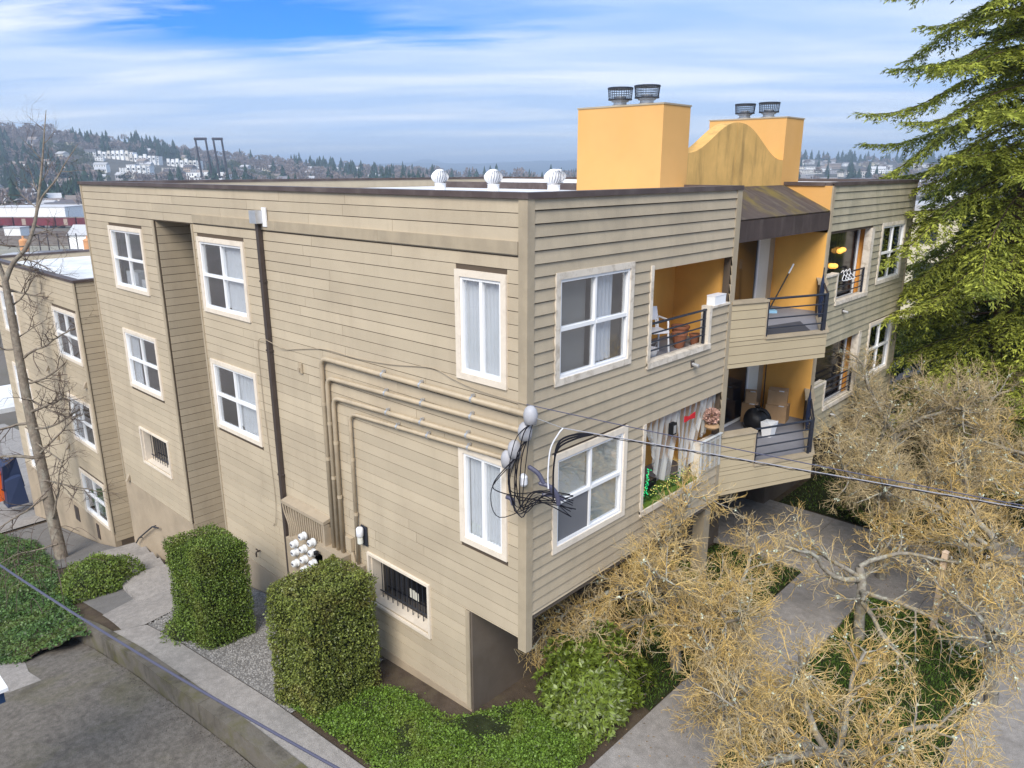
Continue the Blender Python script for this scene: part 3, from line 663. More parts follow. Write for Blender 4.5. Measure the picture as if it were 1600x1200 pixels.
for (x, y) in ((-20.3, 4.5), (-23.5, 3.2), (-22, 6.5)):
    mb = MB(); mb.lathe((x, y, AZ-.22), [(.09, 0), (.09, .03), (.045, .06), (.045, .4)], 12); mb.build('vent_pipe', MATS['galv'], wing)
for (x, z) in ((-22.4, -6.3), (-21.3, -6.32), (-22.6, -8.9), (-21.6, -9.0), (-18.7, -6.2), (-16.1, -8.6)):
    mb = MB(SF); P = SF.P; mb.hexa([P(x-.06, 0.02, z-.09), P(x+.06, 0.02, z-.09), P(x+.06, .13, z-.11), P(x-.06, .13, z-.11), P(x-.06, .02, z+.09), P(x+.06, .02, z+.09), P(x+.06, .04, z+.07), P(x-.06, .04, z+.07)], True)
    mb.build('vent_hood', MATS['box_taupe'], wing if x < -17 else bld)
for x in (-22.2, -20.0, -22.0):
    mb = MB(SF); mb.box(x, x+.22, 0.013, .035, -12.0, -11.45); mb.build('crawl_vent', MATS['brown_metal'], wing)
flush_boards(300)
# ================================================================ fixtures on the walls
def bend(pts, r=0.14, k=5):
    """round the corners of a polyline"""
    pts = [np.array(p, float) for p in pts]; out = [pts[0]]
    for i in range(1, len(pts)-1):
        a, b, c = pts[i-1], pts[i], pts[i+1]; da = (a-b)/np.linalg.norm(a-b); dc = (c-b)/np.linalg.norm(c-b)
        for j in range(k+1):
            t = j/k; out.append((1-t)**2*(b+da*r)+2*t*(1-t)*b+t*t*(b+dc*r))
    return out+[pts[-1]]
def wall_pt(x, n, z): return (x, -n, z)
runs = [(-5.05, -3.02, 0.10, -2.98, -6.90, .045, 'uppermost painted electrical conduit turning along the south wall to the corner'),
        (-4.90, -3.37, 0.0, -3.24, -6.90, .042, 'second painted electrical conduit from the top on the south wall'),
        (-4.74, -3.72, -.20, -3.56, -6.90, .042, 'third painted electrical conduit from the top on the south wall'),
        (-4.24, -3.92, -.34, -3.75, -6.98, .034, 'lowest thin painted conduit with its own riser by the wall lamp')]
heads = []
for k, (x, z1, xe, ze, zb, r, lb) in enumerate(runs):
    t = thing('conduit', lb, 'conduit', (x, -.08, zb), 'painted service conduits on the south wall')
    n = .075
    MB().tube(bend([wall_pt(x-.02, n, zb), wall_pt(x, n, z1), wall_pt(xe, n, ze)], .2, 6), r, 10).build('pipe', MATS['conduit'], t, smooth=True)
    for f in (.36, .55, .78):
        xs_ = x+(xe-x)*f+.08*k*(f-.5); zs_ = z1+(ze-z1)*(xs_-x)/(xe-x)
        mb = MB(); mb.tube([(xs_-.02, -n, zs_), (xs_+.02, -n, zs_)], r+.008, 10)
        mb.build('coupling' if f == .52 else 'strap', MATS['conduit' if f == .52 else 'galv'], t)
        mb = MB(); mb.box(xs_-.015, xs_+.015, -n-.01, -.02, zs_+r, zs_+r+.035); mb.build('strap_bracket', MATS['galv'], t)
    for z in (z1-.9, z1-2.0):
        MB().tube([wall_pt(x-.005, n, z-.03), wall_pt(x-.005, n, z+.03)], r+.008, 10).build('coupling', MATS['conduit'], t)
    mb = MB(); c = np.array((xe+.05, -n-.01, ze))
    mb.lathe(tuple(c-np.array((0, 0, .13))), [(.03, 0), (.085, .02), (.10, .10), (.105, .16), (.085, .23), (.045, .27), (.01, .28)], 14)
    mb.build('weatherhead', MATS['wh_grey'], t, smooth=True); heads.append(c)
# downspout with its scupper box
t = thing('downspout', 'dark brown rectangular downspout with white scupper box on the south wall', 'downspout', (-6.9, -.06, -8.6))
mb = MB(SF); mb.box(-6.96, -6.86, .025, .11, -8.7, -.62); mb.build('pipe', MATS['brown_metal'], t)
mb = MB(SF); mb.box(-6.99, -6.74, .045, .20, -.66, -.42); mb.build('scupper_box', MATS['galv'], t)
mb = MB(SF); mb.box(-6.76, -6.62, .03, .06, -.72, -.36); mb.build('scupper_flange', MATS['white_paint'], t)
for z in (-3.2, -5.9, -1.8): MB(SF).box(-6.98, -6.84, .02, .118, z, z+.035).build('band', MATS['brown_metal'], t)
# loose phone cable along the wall
t = thing('wall_cable', 'thin loose cable looping round the downspout and along the south wall', 'cable', (-7.3, -.05, -7))
pts = [(-7.55, -.03, -7.3), (-7.38, -.05, -7.12), (-7.33, -.03, -6.6), (-7.38, -.03, -5.6), (-7.45, -.03, -4.4), (-7.46, -.03, -3.35), (-7.35, -.05, -3.05), (-7.05, -.12, -2.95), (-6.75, -.12, -2.98), (-6.4, -.04, -3.08), (-5.9, -.03, -3.0), (-5.0, -.03, -2.86), (-4.0, -.03, -2.86), (-3.0, -.03, -2.80), (-2.0, -.03, -2.68), (-1.5, -.04, -2.76), (-1.0, -.05, -2.82), (-.4, -.05, -2.84), (.05, -.06, -2.84)]
def smooth(pts, n=6):
    p = np.array(pts, float); out = []
    for i in range(len(p)-1):
        a, b, c, d = p[max(i-1, 0)], p[i], p[i+1], p[min(i+2, len(p)-1)]
        for j in range(n):
            s = j/n; out.append(.5*((2*b)+(-a+c)*s+(2*a-5*b+4*c-d)*s*s+(-a+3*b-3*c+d)*s**3))
    return out+[p[-1]]
MB().tube(smooth(pts), .007, 5).build('cable', MATS['box_taupe'], t)
# electric meters
mt = thing('meter_bank', 'bank of round white electric meters under a sloped taupe hood', 'meter bank', (-6, -.2, -8))
mb = MB(SF); P = SF.P
mb.hexa([P(-6.80, .0, -6.42), P(-5.22, .0, -6.42), P(-5.22, .19, -6.46), P(-6.80, .19, -6.46), P(-6.80, .0, -6.34), P(-5.22, .0, -6.34), P(-5.22, .19, -6.39), P(-6.80, .19, -6.39)], True)
mb.build('hood', MATS['box_taupe'], mt)
mb = MB(SF); mb.box(-6.78, -5.22, .0, .05, -8.3, -6.55); mb.build('back_panel', MATS['box_taupe'], mt)
mb = MB(SF); mb.box(-5.28, -5.22, .05, .18, -7.15, -6.465); mb.build('hood_side', MATS['box_taupe'], mt)
for k in range(17):
    x = -6.68+k*.083; b_ = .10*max(0, (6-k)/6); zt_ = -6.47
    MB().tube(smooth([(x-b_*1.4, -.15, zt_), (x-b_*.9, -.15, zt_-.2), (x+b_*.25, -.14, zt_-.45), (x+b_*.3, -.14, zt_-.72)], 4), .017, 6).build('branch_conduit', MATS['box_taupe'], mt)
mb = MB(SF); mb.box(-6.72, -6.42, .05, .20, -8.3, -7.22); mb.box(-6.42, -5.26, .05, .24, -8.3, -7.10); each(mb, 'meter_cabinet', MATS['box_taupe'], mt)
mb = MB(SF); mb.box(-5.55, -4.60, .02, .24, -7.35, -6.92); mb.build('gutter_box', MATS['box_taupe'], mt)
for (u, v) in ((460, 850), (473, 838), (487, 848), (461, 863), (474, 858), (488, 864), (462, 880), (475, 874), (489, 880), (476, 890)):
    q = _d+_r2*(u-800)/FPX-_u2*(v-600)/FPX; p = _C+q*((-.30-CAM[1])/q[1])
    mb = MB(); mb.lathe((p[0], -.245, p[2]), [(.085, 0), (.085, .03), (.072, .035), (.072, .11), (.06, .13), (.01, .135)], 16, axis='-Y'); m_ = mb.build('meter', MATS['meter'], mt, smooth=False)
    mb = MB(); mb.box(p[0]-.035, p[0]+.035, -.384, -.381, p[2]-.012, p[2]+.022); mb.build('meter_dial', MATS['cable_steel'], m_)
mb = MB(); mb.lathe((-5.32, -.34, -7.08), [(.03, 0), (.05, .02), (.055, .08), (.02, .10)], 10); mb.build('sensor_eye', MATS['black'], mt)
# wall lamp, junction box, small wall box
t = thing('wall_lamp', 'small white porch lamp with dark back plate between conduits and barred window', 'lamp', (-4.05, -.05, -6.4))
MB(SF).box(-4.16, -3.98, .025, .05, -6.52, -6.12).build('back_plate', MATS['railing'], t)
mb = MB(); mb.lathe((-4.09, -.12, -6.32), [(.05, 0), (.07, .02), (.07, .16), (.05, .19)], 12); mb.build('globe', MATS['white_plastic'], t, smooth=True)
mb = MB(); mb.lathe((-4.09, -.12, -6.47), [(.04, 0), (.055, .02), (.055, .14)], 12); mb.build('lens', MATS['blind'], t)
t = thing('cable_box', 'small taupe cable box with bent tail pipe beside the thin riser', 'box', (-4.5, -.05, -7))
MB(SF).box(-4.62, -4.44, .02, .10, -6.78, -6.50).build('cover', MATS['conduit'], t)
MB().tube(smooth([(-4.48, -.06, -6.78), (-4.42, -.06, -6.95), (-4.38, -.06, -7.2), (-4.36, -.06, -7.5)]), .03, 8).build('tail_pipe', MATS['conduit'], t)
t = thing('wall_box', 'little taupe junction box on the siding beside the downspout', 'box', (-5.9, -.05, -3.3))
MB(SF).box(-5.92, -5.80, .02, .05, -3.47, -3.27).build('plate', MATS['conduit'], t); MB(SF).box(-5.90, -5.84, .05, .08, -3.43, -3.36).build('knob', MATS['box_taupe'], t)
t = thing('wall_box', 'little taupe electrical box low under the lowest conduit riser', 'box', (-4.2, -.05, -7.2))
MB(SF).box(-4.36, -4.12, .02, .16, -7.22, -6.98).build('cover', MATS['box_taupe'], t)
t = thing('hose_bib', 'small dark outdoor tap low on the south siding', 'tap', (-8.3, -.05, -8.2))
mb = MB(); mb.tube(bend([(-8.3, -.0, -8.2), (-8.3, -.12, -8.2), (-8.3, -.12, -8.32)], .04), .018, 6); mb.build('pipe', MATS['brown_metal'], t); MB().box(-8.35, -8.25, -.1, -.08, -8.16, -8.14).build('handle', MATS['brown_metal'], t)
for k, (y, z) in enumerate(((4.55, -3.13), (4.55, -5.92), (12.0, -3.15), (12.0, -5.9))):
    t = thing('drain_spout', ('short dark drain spout below the upper left loggia', 'short dark drain spout below the lower curtained loggia', 'short dark drain spout below the upper right loggia', 'short dark drain spout below the lower right loggia')[k], 'drain', (0.05, y, z))
    MB().tube([(.01, y, z), (.16, y, z-.02)], .035, 10).build('spout', MATS['galv'], t); MB(EF).box(y-.06, y+.06, .02, .035, z-.06, z+.06).build('flange', MATS['brown_metal'], t)
# cable tangle at the corner and the overhead service drop
t = thing('cable_bundle', 'tangle of black service cables hanging at the building corner', 'cables', (0.1, -.1, -4))
rb = random.Random(3); hub = np.array((.62, .30, -4.15))
for k in range(11):
    s0 = heads[k % 4]+np.array((.05, 0, -.08)); sag = rb.uniform(.3, .75); ox = rb.uniform(-.5, .35)
    m1 = (s0+np.array((-.05+ox*.5, -.12-rb.random()*.12, -sag*.6))); m2 = np.array((ox*.6, -.25+rb.uniform(-.1, .1), -4.15-rb.uniform(0, .45))); m3 = np.array((.30+rb.uniform(-.1, .1), .02+rb.uniform(-.1, .1), -4.15+rb.uniform(-.25, .1)))
    MB().tube(smooth([s0, m1, m2, m3, hub+np.array((rb.uniform(-.05, .05), rb.uniform(-.05, .05), rb.uniform(-.35, 0)))], 6), rb.choice((.008, .009, .007)), 5).build('cable', MATS['cable_black'], t)
for k, (p, q) in enumerate((((.10, -.08, -3.75), (.32, .02, -4.0)), ((.25, -.02, -3.98), (.45, .1, -4.12)), ((.30, 0, -4.15), (.55, .2, -4.22)), ((-.22, -.2, -4.28), (-.05, -.22, -4.36)), ((.40, .05, -4.0), (.52, .12, -4.3)))):
    MB().tube(smooth([p, (np.array(p)+np.array(q))/2+np.array((.02, .02, .03)), q]), [.015]+[.035]*11+[.015], 7).build('splice_sleeve', MATS['cable_steel'], t)
MB().lathe((.05, -.12, -4.05), [(.04, 0), (.06, .03), (.06, .14), (.03, .18)], 10).build('insulator', MATS['white_plastic'], t)
# overhead lines, real cables strung from the corner towards the street poles
A = np.array(at(880, 669, 9.6)); Bp = np.array(at(1300, 754, 8.9)); far = A+(Bp-A)*2.6+np.array((0, 0, .25))
def sagline(a, b, sag, n=24): return [a+(b-a)*i/n-np.array((0, 0, sag*4*(i/n)*(1-i/n))) for i in range(n+1)]
t = thing('service_drop', 'thick twisted overhead service cable running from corner into the lichen trees', 'cable', tuple(A), 'overhead lines')
L = sagline(A, far, .0)
MB().tube(L, .0065, 6).build('neutral_wire', MATS['cable_grey'], t)
for ph in (0, 3.14): MB().tube([p+np.array((0, .011*math.cos(i*1.3+ph), .011*math.sin(i*1.3+ph)-.006)) for i, p in enumerate(sagline(A+(Bp-A)*.1, far, .0, 60))], .005, 5).build('phase_wire', MATS['cable_black'], t)
MB().tube(smooth([A, A+np.array((-.05, -.03, -.08)), A+np.array((-.14, -.08, -.3)), A+np.array((-.16, -.1, -.65)), A+np.array((-.15, -.1, -.85))]), .010, 6).build('drip_loop', MATS['white_plastic'], t)
for k in range(3):
    MB().tube(smooth([A+(Bp-A)*.12, A+(Bp-A)*.05+np.array((0, 0, -.05-.03*k)), A+np.array((-.05, -.03, -.2-.04*k)), A+np.array((-.1, -.06, -.55)), A+np.array((-.1, -.06, -.9-.06*k))]), .013, 5).build('drip_loop', MATS['cable_black'], t)
t = thing('phone_line', 'thin dark overhead wire crossing in front of the east wall', 'cable', (.1, 0, -2.9), 'overhead lines')
a = np.array((.05, -.06, -2.84)); b = np.array(at(1270, 720, 9.3)); MB().tube(sagline(a, b+(b-a)*1.2, .05), .007, 5).build('wire', MATS['cable_steel'], t)
t = thing('guy_wire', 'short thin wire from weatherhead to the service cable end', 'cable', tuple(heads[0]))
MB().tube([heads[0]+np.array((.1, .02, -.02)), A+np.array((-.02, 0, .0))], .006, 5).build('wire', MATS['galv'], t)
t = thing('overhead_cable', 'long dark overhead cable sagging across the driveway in the lower left', 'cable', tuple(at(0, 878, 6)))
a = np.array(at(-60, 842, 9.0)); b = np.array(at(640, 1262, 5.2)); MB().tube(sagline(a, b, .10), .012, 6).build('wire', MATS['cable_steel'], t)

# turbine vents on the roof
def turbine(x, y, lb):
    t = thing('turbine_vent', lb, 'roof vent', (x, y, -.3), 'white turbine vents on the flat roof')
    MB().lathe((x, y, -.3), [(.20, 0), (.17, .03), (.165, .22), (.19, .24)], 18).build('base', MATS['white_paint'], t, smooth=True)
    MB().lathe((x, y, -.05), [(.13, 0), (.20, .12), (.19, .24), (.02, .36)], 18).build('core', MATS['wh_grey'], t, smooth=True)
    for k in range(20):
        a0 = k*2*math.pi/20; mb = MB()
        def fn(a, b, a0=a0):
            h = b; rr_ = .265*math.sin(math.pi*(.14+.74*h))**.8; th = a0+a*.20+(h-.5)*.35; r2 = rr_*(1-.10*a)
            return (x+r2*math.cos(th), y+r2*math.sin(th), -.06+.37*h)
        mb.sheet(fn, 2, 8); mb.build('vane', MATS['white_paint'], t, smooth=True)
    MB().lathe((x, y, .29), [(.14, 0), (.12, .03), (.02, .05)], 16).build('cap', MATS['white_paint'], t, smooth=True)
for (u, v, lb) in ((688, 299, 'leftmost white turbine vent on the flat roof'), (771, 301, 'middle white turbine vent on the flat roof'), (865, 303, 'right white turbine vent nearest the ochre chimney')):
    p = on_z(u, v, -.3); turbine(p[0], p[1], lb)
p = at(872, 284, 24.5); turbine(p[0], p[1], 'white turbine vent half hidden behind the right one')

# ================================================================ things on the balconies
mat('pink_wire', (.6, .35, .3), .5); mat('box_card', (.42, .27, .15), .85, var=.08, vscale=6); mat('bag_black', (.006, .006, .008), .55, .4)
mat('paper', (.82, .83, .85), .7); mat('broom_blue', (.30, .55, .75), .6); mat('terracotta', (.33, .13, .07), .8); mat('turf', (.10, .17, .02), .9, var=.3, vscale=30, bump=.6)
mat('lace', (.80, .82, .82), .9, .1, trans=.35); mat('red', (.55, .02, .03), .5); mat('flower', (.50, .31, .25), .8, island=.35); mat('leafy', (.05, .13, .03), .7, island=.4, trans=.2)
mat('lamp_green', (.02, .3, .1), .5, emit=((.03, 1., .35), .35)); mat('lamp_warm', (.9, .5, .1), .5, emit=((1., .45, .08), .7)); mat('lamp_yellow', (.6, .6, .15), .5, emit=((.8, .9, .2), .3))
mat('navy', (.02, .03, .07), .7)
def lb_box(t, name, m, c, s, rz=0, tilt=0):
    f = Fr((c[0], c[1], c[2]), (math.cos(rz), math.sin(rz), 0), (-math.sin(rz), math.cos(rz), 0)); mb = MB(f); mb.box(-s[0]/2, s[0]/2, -s[1]/2, s[1]/2, 0, s[2]); return mb.build(name, MATS[m], t)
FL = -2.95
# shower chair on the upper left loggia
cx_, cy_ = -.55, 4.05
t = thing('shower_chair', 'white plastic and metal arm chair on the upper left loggia', 'chair', (cx_, cy_, FL))
f = Fr((cx_, cy_, FL), (.5, .86, 0), (.86, -.5, 0))
mb = MB(f); mb.box(-.23, .23, -.2, .2, .42, .46); mb.build('seat', MATS['white_plastic'], t)
mb = MB(f); mb.hexa([f.P(-.22, -.26, .60), f.P(.22, -.26, .60), f.P(.22, -.22, .60), f.P(-.22, -.22, .60), f.P(-.2, -.30, .84), f.P(.2, -.30, .84), f.P(.2, -.26, .84), f.P(-.2, -.26, .84)], f.flip); mb.build('backrest', MATS['white_plastic'], t)
for sx in (-.22, .22):
    for sy in (-.18, .18): MB().tube([f.P(sx, sy, .42), f.P(sx*1.1, sy*1.15, 0)], .018, 8).build('leg', MATS['white_paint'], t)
    MB().tube(bend([f.P(sx, -.22, .42), f.P(sx, -.25, .66), f.P(sx, .16, .66), f.P(sx, .18, .42)], .07), .017, 8).build('armrest', MATS['white_paint'], t)
    MB().tube([f.P(sx*.8, -.2, .42), f.P(sx*.8, -.28, .8)], .014, 6).build('back_post', MATS['white_paint'], t)
t = thing('bucket', 'small white plastic bucket on the loggia floor below the chair', 'bucket', (-.28, 3.55, FL))
MB().lathe((-.28, 3.55, FL), [(.10, 0), (.15, .24), (.16, .25), (.14, .24), (.09, .03)], 16).build('pail', MATS['white_plastic'], t, smooth=True); MB().tube(smooth([(-.28, 3.40, FL+.24), (-.2, 3.42, FL+.34), (-.16, 3.55, FL+.38), (-.2, 3.68, FL+.34), (-.28, 3.70, FL+.24)]), .006, 5).build('handle', MATS['galv'], t)
t = thing('broom', 'dark broom handle leaning in the corner of the upper left loggia', 'broom', (-1.1, 4.4, FL))
MB().tube([(-1.0, 4.35, FL), (-1.2, 4.75, FL+1.35)], .016, 6).build('handle', MATS['brown_metal'], t); MB().box(-1.1, -.9, 4.2, 4.5, FL, FL+.12).build('brush', MATS['terracotta'], t)
t = thing('wire_crate', 'black wire crate standing at the left of the upper loggia', 'crate', (-1.0, 3.5, FL))
mb = MB()
for k in range(7):
    mb.tube([(-.75, 3.25+k*.09, FL), (-.75, 3.25+k*.09, FL+.95)], .006, 4); mb.tube([(-.75, 3.25, FL+.1+k*.14), (-.75, 3.79, FL+.1+k*.14)], .006, 4); mb.tube([(-1.2+.075*k, 3.79, FL), (-1.2+.075*k, 3.79, FL+.95)], .006, 4)
mb.build('wire_panel', MATS['railing'], t); MB().box(-1.2, -.75, 3.25, 3.79, FL, FL+.03).build('tray', MATS['black'], t)
t = thing('storage_box', 'white carton resting on the cream capped half wall of the loggia', 'box', (-.05, 5.45, -2.13)); lb_box(t, 'carton', 'paper', (-.05, 5.43, -2.13), (.17, .42, .16)); lb_box(t, 'lid', 'white_plastic', (-.05, 5.43, -1.968), (.18, .43, .02))
for k, (x, y, s) in enumerate(((-.45, 4.85, .14), (-.65, 5.2, .17), (-.35, 5.25, .11))):
    t = thing('flower_pot', ('medium terracotta pot behind the loggia railing', 'largest terracotta pot near the ochre side wall', 'smallest terracotta pot beside the railing post')[k], 'pot', (x, y, FL), 'pots on the upper left loggia')
    MB().lathe((x, y, FL), [(s*.6, 0), (s, s*1.8), (s*1.08, s*1.8), (s*1.08, s*2.1), (s*.9, s*2.1), (s*.8, s*1.9)], 14).build('pot', MATS['terracotta'], t, smooth=False); MB().lathe((x, y, FL+s*1.8), [(s*.85, 0), (s*.85, .02)], 12).build('potting_soil', MATS['soil'], t)
t = thing('side_stool', 'low pink topped stool behind the white bucket', 'stool', (-.5, 3.35, FL)); lb_box(t, 'top', 'pink_wire', (-.45, 3.4, FL+.3), (.3, .3, .03)); [MB().box(-.45+a-.015, -.45+a+.015, 3.4+b-.015, 3.4+b+.015, FL, FL+.3).build('leg', MATS['white_plastic'], t) for a in (-.12, .12) for b in (-.12, .12)]
# middle upper balcony
t = thing('squeegee_mop', 'black handled mop with white grip leaning on the ochre wall', 'mop', (-.9, 9.5, FL))
MB().tube([(-.85, 9.6, FL+.05), (-.62, 9.98, FL+.9)], .016, 6).build('handle', MATS['black'], t); MB().tube([(-.62, 9.98, FL+.9), (-.56, 10.07, FL+1.12)], .02, 6).build('grip', MATS['paper'], t); lb_box(t, 'mop_head', 'broom_blue', (-.85, 9.55, FL), (.34, .3, .06), .7)
t = thing('door_mat', 'dark grey carpet strip lying on the middle balcony floor', 'carpet', (.2, 7.8, FL)); MB().prism([(-.5, 6.5), (.25, 6.7), (.75, 8.1), (.2, 8.9)], FL+.004, FL+.016).build('pile', MATS['mat_dark'], t)
for k, dz in enumerate((0, DZ)):
    t = thing('closed_umbrella', ('closed dark patio umbrella behind the upper balcony railing', 'closed dark patio umbrella on the lower middle balcony')[k], 'umbrella', (.32, 9.75, FL+dz))
    MB().lathe((.36, 9.55, FL+dz), [(.02, .05), (.045, .25), (.055, .5), (.035, .85), (.015, 1.0)], 10).build('canopy', MATS['navy'], t); MB().tube([(.36, 9.55, FL+dz), (.36, 9.55, FL+dz+1.16)], .013, 6).build('pole', MATS['railing'], t)
# hangers and pumpkin lanterns on the upper right loggia
t = thing('clothes_hangers', 'white plastic clothes hangers on the upper right railing', 'hangers', (0, 11.9, -2.2))
for k in range(3): 
    y = 11.75+.22*k; MB().tube(smooth([(-.04, y, -2.16), (.0, y+.03, -2.1), (.02, y+.05, -2.2), (.1, y+.18, -2.33), (.05, y-.1, -2.33), (.02, y+.05, -2.2)]), .009, 5).build('hanger', MATS['paper'], t)
for k, (y, z) in enumerate(((12.0, -1.72), (12.18, -1.70), (11.55, -2.05), (11.75, -2.07))):
    t = thing('lantern', ('left one of the two upper glowing lanterns inside the dark door', 'right one of the two upper glowing lanterns inside the dark door', 'left one of the two lower glowing lanterns by the railing', 'right one of the two lower glowing lanterns by the railing')[k], 'lantern', (-.22, y, z), 'small glowing lanterns on the right loggia')
    MB().lathe((-.22, y, z), [(.03, 0), (.08, .03), (.09, .07), (.07, .11), (.02, .13)], 12).build('globe', MATS['lamp_warm'], t, smooth=True); MB().tube([(-.22, y, z+.12), (-.22, y, z+.6)], .004, 4).build('cord', MATS['black'], t)
# lower middle balcony: cartons, bag, pole
FB = FL+DZ
for k, (x, y, s, h, z, rz, lb) in enumerate(((-.55, 9.95, .5, .42, 0, .2, 'lower of the two stacked brown cartons on the lower balcony'), (-.58, 9.98, .46, .36, .425, .35, 'upper brown carton with paper label on the lower balcony'), (-1.0, 9.35, .32, .5, 0, .1, 'tall narrow brown carton beside the sliding door'), (-1.0, 9.36, .26, .3, .505, .5, 'open small carton on top of the narrow one'))):
    t = thing('cardboard_box', lb, 'carton', (x, y, FB+z), 'cartons on the lower balcony'); lb_box(t, 'carton', 'box_card', (x, y, FB+z), (s, s*.8, h), rz); lb_box(t, 'shipping_label', 'paper', (x+s*.3, y-s*.3, FB+z+h), (.12, .09, .003), rz)
t = thing('rubbish_bag', 'black rubbish bag slumped by the lower balcony door', 'bag', (-.6, 8.9, FB))
mb = MB(); mb.sheet(lambda a, b: (-.62+(.30+.05*math.sin(5*a*6.28))*math.cos(a*6.2832)*math.sin(math.pi*(.02+.98*b))**.6, 8.95+.30*math.sin(a*6.2832)*math.sin(math.pi*(.02+.98*b))**.6, FB+.5*(1-math.cos(math.pi*b))/2*(1+.1*math.sin(a*12))), 22, 10); mb.build('sack', MATS['bag_black'], t, smooth=True); MB().lathe((-.62, 8.95, FB+.48), [(.06, 0), (.03, .05), (.08, .1)], 8).build('knot', MATS['bag_black'], t)
t = thing('paper_bag', 'white paper bag in front of the black rubbish bag', 'bag', (-.2, 8.75, FB)); MB().hexa([(-.3, 8.6, FB), (-.1, 8.6, FB), (-.1, 8.85, FB), (-.3, 8.85, FB), (-.34, 8.56, FB+.35), (-.06, 8.56, FB+.32), (-.06, 8.9, FB+.35), (-.34, 8.9, FB+.33)]).build('sack', MATS['paper'], t); MB().tube(smooth([(-.27, 8.57, FB+.33), (-.2, 8.57, FB+.43), (-.13, 8.57, FB+.33)]), .006, 5).build('handle', MATS['paper'], t)
t = thing('pole', 'thin dark pole leaning in the corner of lower balcony', 'pole', (-1.1, 10.2, FB)); MB().tube([(-1.0, 10.1, FB), (-1.1, 10.3, FB+1.8)], .013, 6).build('shaft', MATS['black'], t); MB().tube([(-1.09, 10.28, FB+1.62), (-1.1, 10.3, FB+1.8)], .018, 6).build('tip', MATS['paper'], t)
# curtained loggia (lower left)
t = thing('lace_curtain', 'sheer white lace curtain gathered across the lower left loggia', 'curtain', (-.05, 4.3, FB))
def drape(y0, y1, zb0, zb1, pinch, n):
    mb = MB()
    def fn(a, b):
        y = y0+(y1-y0)*a; yc = pinch; k_ = math.sin(b*math.pi*.5)**1.6*.55; y = y+(yc-y)*k_
        zb = zb0+(zb1-zb0)*a-.22*math.sin(math.pi*a)
        return (-.10+.045*math.sin(a*n*6.28+b*2)*(1-.3*b)-.10*b*math.sin(math.pi*a), y, -3.96+(zb+3.96)*b)
    mb.sheet(fn, int(n*8), 16); return mb
mat('lace_sheer', (.80, .82, .82), .9, .1, trans=.35)
m = MATS['lace_sheer']; tt = m.node_tree; o_ = tt.nodes['Material Output']; src = o_.inputs[0].links[0].from_socket
trn = N(tt, 'ShaderNodeBsdfTransparent'); mx = N(tt, 'ShaderNodeMixShader'); tco = N(tt, 'ShaderNodeTexCoord')
wv = N(tt, 'ShaderNodeTexWave'); wv.bands_direction = 'Y'; wv.inputs['Scale'].default_value = 1.6; wv.inputs['Distortion'].default_value = 1.5; tt.links.new(tco.outputs['Object'], wv.inputs[0])
tt.links.new(ramp(tt, wv.outputs[1], [(.35, (.25,)*3), (.7, (.7,)*3)]), mx.inputs[0]); tt.links.new(trn.outputs[0], mx.inputs[1]); tt.links.new(src, mx.inputs[2]); tt.links.new(mx.outputs[0], o_.inputs[0])
drape(3.12, 4.45, -4.6, -5.35, 3.9, 6).build('panel', m, t, smooth=True); drape(4.3, 5.35, -5.5, -5.2, 4.75, 5).build('panel', m, t, smooth=True); drape(5.2, 5.78, -4.7, -4.6, 5.5, 4).build('panel', m, t, smooth=True)
MB().tube([(-.10, 3.08, -3.955), (-.10, 5.80, -3.955)], .012, 6).build('rod', MATS['railing'], t)
t = thing('lace_sheet', 'clear lace sheet hung over the half wall beside the curtain', 'curtain', (.06, 5.5, -5)); mb = MB(); mb.sheet(lambda a, b: (.065+.012*math.sin(a*22)+.02*b, 5.0+.84*a, -4.80-.62*b-.05*a*b), 20, 6); mb.build('sheet', MATS['glass_sheet'] if 'glass_sheet' in MATS else m, t, smooth=True); MB().box(.04, .10, 5.0, 5.84, -4.80, -4.79).build('hem', MATS['lace'], t)
t = thing('artificial_turf', 'strip of green artificial turf on the curtained loggia floor', 'turf', (-.3, 4.1, FB)); MB().box(-.6, -.13, 3.1, 5.04, FB+.003, FB+.05).build('mat', MATS['turf'], t); MB().box(-.135, .02, 3.09, 5.04, -5.57, -5.53).build('turf_edge', MATS['turf'], t)
t = thing('flower_ball', 'hanging ball of pink dried flowers in the curtained loggia', 'flowers', (.02, 5.45, -4.4))
q = rdirs(420); P_ = np.array((.02, 5.45, -4.36))+q*np.array((.12, .16, .13))*rng.uniform(.7, 1.05, (420, 1)); leaves_mesh('blossoms', P_, q+rdirs(420)*.6, rdirs(420), .06, .05, MATS['flower'], t); MB().tube([(.02, 5.45, -4.2), (.0, 5.45, -3.94)], .005, 4).build('string', MATS['black'], t); MB().lathe((.04, 5.45, -4.62), [(.10, 0), (.15, .05), (.13, .1)], 12).build('basket', MATS['box_card'], t)
t = thing('red_bow', 'small red ribbon bow pinned to the lace curtain', 'bow', (0, 4.6, -4.2)); MB().hexa([(.0, 4.42, -4.24), (.02, 4.42, -4.24), (.02, 4.6, -4.22), (.0, 4.6, -4.22), (.0, 4.42, -4.12), (.02, 4.42, -4.12), (.02, 4.6, -4.16), (.0, 4.6, -4.16)]).build('loop', MATS['red'], t); MB().hexa([(.0, 4.6, -4.22), (.02, 4.6, -4.22), (.02, 4.8, -4.24), (.0, 4.8, -4.24), (.0, 4.6, -4.16), (.02, 4.6, -4.16), (.02, 4.8, -4.12), (.0, 4.8, -4.12)]).build('loop', MATS['red'], t)
